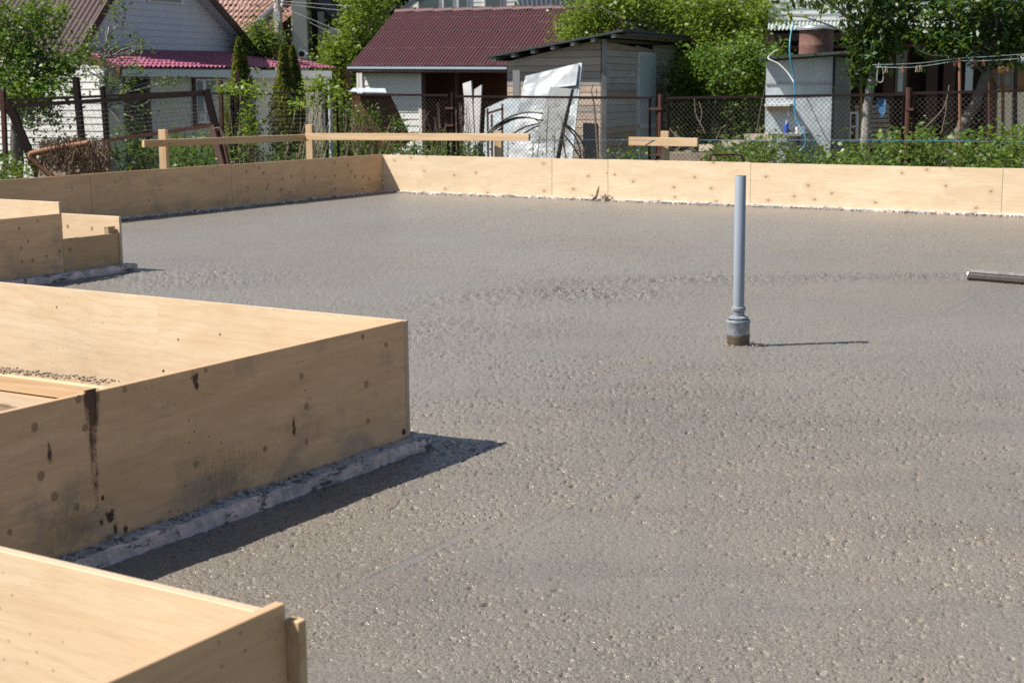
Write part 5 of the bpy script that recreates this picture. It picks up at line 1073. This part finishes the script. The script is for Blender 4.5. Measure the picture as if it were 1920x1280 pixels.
# ------------------------------------------------------------------ debris at the left
t = thing('brush_heap', D(130, 300, 17.4)-Vector((0, 0, .5)), 'heap of dry brush and roots under the leaning frame', 'brush heap')
m = MB(); rg = random.Random(5)
for i in range(700):
    x = rg.uniform(75, 205); yt = 262+(abs(x-130)*.12)+rg.uniform(-8, 30); p = D(x, yt, 17.4+rg.uniform(-.3, .4)); q = p+Vector((rg.gauss(0, .05), rg.gauss(0, .05), -rg.uniform(.05, .3))); m.tube([p, p.lerp(q, .5)+Vector((rg.gauss(0, .015), 0, 0)), q], [.006, .005, .003], 3, False)
o = m.build('twigs', MT['straw'], t); o['kind'] = 'stuff'
m = MB(); m.prism([D(70, 335, 17.6), D(80, 290, 17.7), D(110, 272, 17.8), (D(160, 268, 17.8)), D(200, 300, 17.7), D(205, 335, 17.6)], Vector((0, .3, 0))); m.build('soil_core', MT['crumb_brown'], t)
t = thing('orange_bar', D(60, 290, 17.2), 'bent orange rusty strip curving round the brush heap', 'rusty strip')
m = MB(); m.tube(crom([D(168, 268, 17.2), D(110, 278, 17.2), D(65, 287, 17.2), D(57, 293, 17.2), D(68, 305, 17.2), D(102, 335, 17.2)]), .035, 8); m.build('strip', MT['orange_rust'], t, True)
t = thing('slanted_planks', D(410, 300, 17.8)-Vector((0, 0, .6)), 'two dark planks slanting down beside the maroon corner post', 'planks')
for (a_, b_) in (((398, 236), (424, 335)), ((412, 240), (432, 335))): m = MB(); m.bar(D(*a_, 17.8), D(*b_, 17.6), .03, .11); m.build('plank', MT['brown_trim'], t)
cord('bent_tube', 'pale bent tube curling over the dark slanted planks', 'tube', [(400, 242, 17.5), (410, 240, 17.5), (418, 250, 17.5), (424, 270, 17.5), (433, 282, 17.5)], .009, MT['twig'])
# ------------------------------------------------------------------ trees, left to right
tree('apple_tree', 'leafy green apple tree covering the top left corner', 'tree', [D(30, 330, 22), D(34, 220, 22), D(45, 120, 22), D(60, 60, 22)],
     [blob(30, 60, 22, 75, 45, 60), blob(75, 30, 22, 40, 40, 30), blob(50, 120, 21.8, 75, 45, 70), blob(60, 170, 21.6, 75, 30, 60), blob(115, 130, 22, 35, 30, 22), blob(10, 150, 22.4, 50, 60, 40), blob(-30, 100, 22, 60, 80, 40), blob(115, 20, 22, 14, 14, 5), blob(160, 105, 22, 15, 16, 7), blob(-5, 30, 22, 50, 40, 20), blob(70, 215, 21.8, 60, 28, 22)], .062, 34, .10, MT['leaf_a'], MT['bark'], 1, .10, nlimb=50)
tree('young_tree', 'thin young tree with sparse leaves in front of the porch', 'tree', [D(205, 330, 20.8), D(200, 200, 20.8), D(196, 110, 20.8), D(205, 50, 20.8)],
     [blob(222, 25, 20.8, 14, 28, 9), blob(165, 65, 20.8, 14, 26, 8), blob(205, 90, 20.8, 26, 24, 8), blob(255, 85, 20.8, 26, 18, 8), blob(190, 130, 20.8, 34, 24, 12), blob(250, 130, 20.8, 22, 28, 8), blob(215, 165, 20.8, 45, 30, 14), blob(315, 158, 20.8, 24, 12, 6), blob(250, 200, 20.8, 30, 35, 10), blob(230, 240, 20.8, 40, 25, 8), blob(140, 120, 20.8, 18, 22, 8)], .05, 18, .08, MT['leaf_c'], MT['bark_pale'], 2, .035, nlimb=60, limb_r=.010)
tree('round_shrub', 'bright green shrub between the gable and the utility pole', 'shrub', [D(492, 200, 37), D(492, 120, 37), D(492, 80, 37)],
     [blob(490, 70, 37, 30, 30, 50), blob(505, 95, 37, 26, 22, 35), blob(475, 95, 37, 22, 20, 25)], .085, 36, .15, MT['leaf_c'], MT['bark'], 3, .06)
tree('maple_tree', 'broad bright green tree left of the barn roof', 'tree', [D(665, 260, 38.5), D(668, 140, 38.5), D(672, 40, 38.5)],
     [blob(672, 30, 38.5, 40, 45, 70), blob(690, 80, 38.5, 45, 40, 70), blob(640, 110, 38.3, 40, 30, 60), blob(625, 90, 38.3, 22, 20, 24), blob(700, 0, 38.5, 40, 30, 40), blob(670, 150, 38.5, 45, 30, 40)], .09, 40, .17, MT['leaf_b'], MT['bark'], 4, .10, nlimb=40)
def conifer(name, label, x, ytop, Y, rpx, ybot, mat, seed, n=12000, size=.055, group=None):
    rg = np.random.default_rng(seed); topp = D(x, ytop, Y); zb = -.4; h = topp.z-zb; r = rpx*Y/FPX
    z = rg.random(n)**.85; a0 = rg.random(n)*1.3; rad = r*np.clip(np.minimum(1., (1-z)*1.9+.04), 0, 1)**.8*(.85+.15*np.sin(z*23+a0*5))*(rg.random(n)**.25); a = rg.random(n)*6.283
    rad *= 1+.22*np.sin(a*3+z*9)
    P = np.stack([topp.x+np.cos(a)*rad, topp.y+np.sin(a)*rad, zb+z*h], 1); t = thing(name, Vector((topp.x, topp.y, zb)), label, 'conifer', group)
    MB().tube([Vector((topp.x, topp.y, zb)), topp], [.05, .01], 6).build('trunk', MT['bark'], t); leaves('foliage', t, P, size, mat, .4, -1.2, seed)
gg = 'columnar thujas by the porch'
conifer('thuja', 'taller columnar thuja in front of the porch window', 447, 72, 25, 33, 0, MT['conifer'], 21, group=gg)
conifer('thuja', 'columnar thuja with twin tips in front of the porch right of the window', 530, 84, 25, 30, 0, MT['conifer'], 22, group=gg)
conifer('thuja', 'narrow twin tip of thuja rising beside its neighbour near the air conditioner', 548, 86, 25.3, 27, 0, MT['conifer'], 23, group=gg)
conifer('thuja', 'small thuja behind the fence post at the barn corner', 638, 128, 24, 16, 0, MT['conifer'], 24, 3000, group=gg)
rg = np.random.default_rng(5)
for i, (x, yt, Y, r) in enumerate(((600, -60, 62, 70), (735, -90, 60, 60), (690, -110, 66, 80), (830, -120, 70, 70))):
    conifer('spruce_tree', ['dark spruce behind the tiled house gable', 'dark spruce just left of the barn roof ridge', 'dark spruce behind the maple tree', 'dark spruce behind the far white house'][i], x, yt, Y, r, 0, MT['spruce'], 30+i, 9000, .2, 'spruces at the back')
tree('lilac_tree', 'large sunlit leafy tree spreading over the barn and plank shed roofs', 'tree', [D(1330, 330, 26.5), D(1320, 180, 26.5), D(1290, 60, 26.5)],
     [blob(1110, 50, 27, 60, 38, 75), blob(1200, 20, 27, 90, 50, 120), blob(1310, 25, 26.5, 90, 60, 140), blob(1400, 40, 26, 65, 60, 100), blob(1075, 80, 27.5, 30, 20, 20), blob(1150, 0, 27, 90, 35, 80), blob(1330, 110, 26, 90, 50, 110), blob(1400, 130, 25.6, 50, 50, 70), blob(1060, 35, 27.5, 16, 14, 6)], .068, 42, .13, MT['leaf_b'], MT['bark'], 6, .12, nlimb=70)
bush('lilac_bush', 'dense shaded bush between the plank shed and the metal shed', 'bush', [blob(1330, 150, 24.5, 75, 70, 130), blob(1400, 130, 24, 50, 60, 70), blob(1310, 230, 24.5, 60, 60, 70), blob(1390, 220, 24.3, 45, 60, 60), blob(1285, 180, 24.8, 30, 80, 50), blob(1448, 98, 23, 14, 14, 6)], .062, 40, .12, MT['leaf_a'], 7, stems=24)
tree('pear_tree', 'pear tree with a pale upright trunk and hanging dark leaves', 'tree', [D(1622, 335, 18.6), D(1622, 250, 18.6), D(1630, 180, 18.6), D(1638, 130, 18.6), D(1640, 70, 18.6), D(1655, 10, 18.6)],
     [blob(1640, 40, 18.6, 60, 45, 60), blob(1570, 2, 18.6, 60, 14, 14), blob(1480, -2, 18.6, 45, 9, 6), blob(1640, 90, 18.6, 42, 28, 34), blob(1700, 5, 18.6, 70, 26, 36), blob(1610, 135, 18.6, 8, 22, 5), blob(1645, -20, 18.6, 90, 40, 50), blob(1608, 75, 18.6, 22, 20, 12), blob(1690, 45, 18.6, 28, 18, 10), blob(1466, 35, 18.6, 8, 8, 2)], .085, 18, .085, MT['leaf_dark'], MT['bark_pale'], 8, .075, nlimb=40, droop=1.0)
tree('leaning_tree', 'old fruit tree with a strongly leaning trunk at the right', 'tree', [D(1770, 335, 18.2), D(1795, 255, 18.2), D(1828, 195, 18.2), D(1850, 140, 18.2), D(1868, 80, 18.2), D(1890, 20, 18.2)],
     [blob(1850, 35, 18.2, 70, 45, 75), blob(1780, 75, 18.2, 60, 22, 36), blob(1735, 65, 18.2, 26, 18, 12), blob(1760, 30, 18.2, 42, 18, 18), blob(1900, 70, 18.2, 45, 45, 46), blob(1940, 40, 18.2, 50, 60, 46), blob(1860, 110, 18.2, 28, 26, 16), blob(1850, -10, 18.2, 90, 30, 60), blob(1780, 95, 18.2, 36, 8, 9), blob(1845, 170, 18.2, 6, 6, 1)], .08, 17, .085, MT['leaf_dark'], MT['bark'], 9, .085, nlimb=44, droop=.7)
tree('background_birch', 'light green tree behind the greenhouse at the right edge', 'tree', [D(1900, 300, 34), D(1905, 60, 34)], [blob(1890, 70, 34, 60, 50, 60), blob(1930, 100, 34, 50, 40, 40), blob(1885, 205, 30, 25, 30, 20)], .085, 34, .16, MT['leaf_c'], MT['bark_pale'], 10, .08)
# vine on the fence
bush('vine', 'bright yellow green vine climbing over the fence beside the thujas', 'vine', [blob(436, 166, 19.2, 24, 7, 12), blob(485, 170, 19., 20, 6, 8), blob(466, 215, 19., 9, 36, 9), blob(600, 158, 18.8, 28, 7, 14), blob(600, 185, 18.8, 22, 18, 9), blob(640, 180, 18.6, 20, 22, 10), blob(560, 190, 19., 26, 16, 5), blob(468, 250, 19., 14, 28, 8)], .055, 16, .07, MT['vine'], 12, stems=26)
bush('climbing_rose', 'loose green climber on the fence in front of the dark maroon sheet', 'climber', [blob(660, 220, 18.3, 26, 28, 14), blob(700, 225, 18.4, 22, 24, 14), blob(745, 235, 18.2, 22, 14, 8), blob(675, 265, 18.4, 40, 20, 20)], .04, 16, .06, MT['weed'], 13, stems=22)
# undergrowth masses
def undergrowth(name, label, xs, ytop, Y0, Y1, n, size, mat, seed, leafn=18, spread=.09):
    rg = np.random.default_rng(seed); cen = []
    while len(cen) < n:
        x = rg.uniform(xs[0], xs[1]); Y = rg.uniform(Y0(x) if callable(Y0) else Y0, Y1(x) if callable(Y1) else Y1); yt = np.interp(x, [q[0] for q in ytop], [q[1] for q in ytop]); p = D(x, yt+abs(rg.normal())*7-3, Y); z = p.z-rg.random()**1.3*(p.z+.25)*.8; cen.append((p.x, p.y, z))
    cen = np.array(cen); k = np.repeat(cen, leafn, 0); k = k+rg.normal(size=k.shape)*spread
    t = thing(name, Vector((float(cen[0, 0]), float(cen[0, 1]), -.3)), label, 'undergrowth'); t['kind'] = 'stuff'
    leaves('foliage', t, k, size, mat, .6, .1, seed); m = MB()
    for c in cen[::5]: m.tube([Vector((float(c[0])+rg.normal()*.04, float(c[1]), -.4)), Vector([float(q) for q in c])], [.006, .003], 3, False)
    m.build('stems', MT['twig'], t)
fy = lambda x: 15.2+(1705-x)*.00385
undergrowth('undergrowth', 'low weeds along the fence foot left of the metal sheets', (500, 900), [(500, 290), (560, 280), (640, 270), (760, 268), (860, 266), (900, 275)], lambda x: fy(x)-.7, lambda x: fy(x)+1.2, 430, .045, MT['weed'], 41)
undergrowth('undergrowth', 'green bushes seen below the left batter board rail', (318, 470), [(318, 265), (400, 258), (470, 262)], 19.0, 21.0, 230, .05, MT['weed'], 42)
undergrowth('undergrowth', 'bramble leaves at the fence foot right of the small batter board', (1330, 1580), [(1330, 285), (1390, 268), (1440, 270), (1500, 285), (1580, 290)], lambda x: fy(x)-.4, lambda x: fy(x)+1., 300, .05, MT['leaf_c'], 43)
undergrowth('undergrowth', 'raspberry thicket along the fence foot under the two fruit trees', (1560, 1990), [(1560, 298), (1620, 282), (1680, 262), (1720, 248), (1760, 276), (1850, 264), (1920, 252), (1990, 252)], lambda x: fy(x)-.5, lambda x: fy(x)+1.3, 560, .055, MT['leaf_c'], 44)
undergrowth('undergrowth', 'grassy weeds in the corner left of the leaning frame', (-40, 60), [(-40, 300), (0, 298), (60, 318)], 16.5, 18.5, 120, .05, MT['grass'], 45)
undergrowth('undergrowth', 'small weeds at the foot of the plank shed by the batter post', (1140, 1235), [(1140, 300), (1190, 282), (1235, 288)], 16.6, 17.5, 50, .04, MT['leaf_c'], 46)
undergrowth('undergrowth', 'shadowy growth deep behind the old fence at the left', (60, 420), [(60, 270), (420, 262)], 21.5, 24., 260, .06, MT['leaf_dark'], 47)
# tall weeds before the metal sheet
def weed_plant(x, yt, Y, seed, label, name='tall_weed'):
    rg = np.random.default_rng(seed); top = D(x, yt, Y); b = Vector((top.x+float(rg.normal())*.04, Y, -.4)); t = thing(name, b, label, 'weed', 'tall weeds before the metal sheet'); m = MB(); pts = []; path = limb_path(b, top, .02, rg, 8); m.tube(path, .005, 4, False)
    for p in path[3:]:
        for k in range(3):
            e = p+Vector((float(rg.normal())*.07, float(rg.normal())*.05, .04)); m.tube([p, e], .002, 3, False); pts += [(e.x, e.y, e.z)]*3
    pts = np.array(pts); pts = pts+rg.normal(size=pts.shape)*.015; m.build('stem', MT['twig'], t); leaves('leaves', t, pts, .03, MT['leaf_c'], .45, 0, seed)
for i, (x, y, lb) in enumerate(((1000, 268, 'tall weed at the left foot of the bright metal sheet'), (1028, 205, 'tallest wispy weed in front of the dull grey sheet'), (1012, 250, 'short weed left of the tallest wispy one'), (1052, 222, 'wispy weed twined round the thick black stake'), (1040, 245, 'weed between the tallest one and the black stake'), (1162, 272, 'leafy weed at the plank shed wall'), (1200, 285, 'weed at the foot of the blue grey door'), (953, 262, 'weed right of the middle batter post'), (1092, 285, 'small weed at the right hoop foot'))):
    weed_plant(x, y, fy(x)-.25, 60+i, lb)
# dry canes behind the fence
t = thing('dry_canes', FPl.hit(780, 300)-Vector((0, 0, .3)), 'tangle of bare brown canes on the fence left of the whitewashed boards', 'canes'); m = MB(); rg = random.Random(9)
for i in range(60):
    x = rg.choice((rg.uniform(650, 690), rg.uniform(790, 835), rg.uniform(855, 885))); Y = fy(x)+.35; a_ = D(x+rg.uniform(-12, 12), 300, Y); b_ = D(x+rg.uniform(-14, 14), rg.uniform(190, 235), Y); m.tube([a_, a_.lerp(b_, .5)+Vector((rg.gauss(0, .05), 0, 0)), b_], [.005, .004, .002], 4, False)
m.build('canes', MT['twig'], t)['kind'] = 'stuff'
t = thing('dry_branches', FPl.hit(1770, 300)-Vector((0, 0, .3)), 'bare pale branches poking up behind the fence near the leaning trunk', 'branches'); m = MB()
for pts in (((1685, 310), (1705, 270), (1760, 215), (1774, 190), (1780, 160)), ((1765, 250), (1773, 215), (1775, 190)), ((1700, 262), (1725, 285), (1745, 297)), ((1302, 185), (1305, 215), (1315, 235), (1322, 250)), ((1255, 240), (1265, 252), (1272, 258)), ((1340, 270), (1350, 245), (1362, 235)), ((1310, 190), (1316, 210), (1312, 235))):
    m.tube(crom([D(x, y, fy(x)+.4) for x, y in pts], 4), .006, 5)
m.build('branches', MT['twig'], t)
# thick woodland closing the distance
rg = np.random.default_rng(77); n = 26000
a = rg.uniform(-30, 34, n); zz = rg.random(n); y_ = 78+rg.normal(size=n)*3; hgt_ = 9+2.5*np.sin(a*.5)+1.5*np.sin(a*1.7+1)
P = np.stack([a, y_, -.6+zz*hgt_], 1); P[:, :2] += rg.normal(size=(n, 2))*.4
o = leaves('woodland', None, P, .55, MT['leaf_dark'], .7, .1, 77); tag(o, 'distant dark woodland closing the view behind the houses', 'woodland', None, 'stuff')
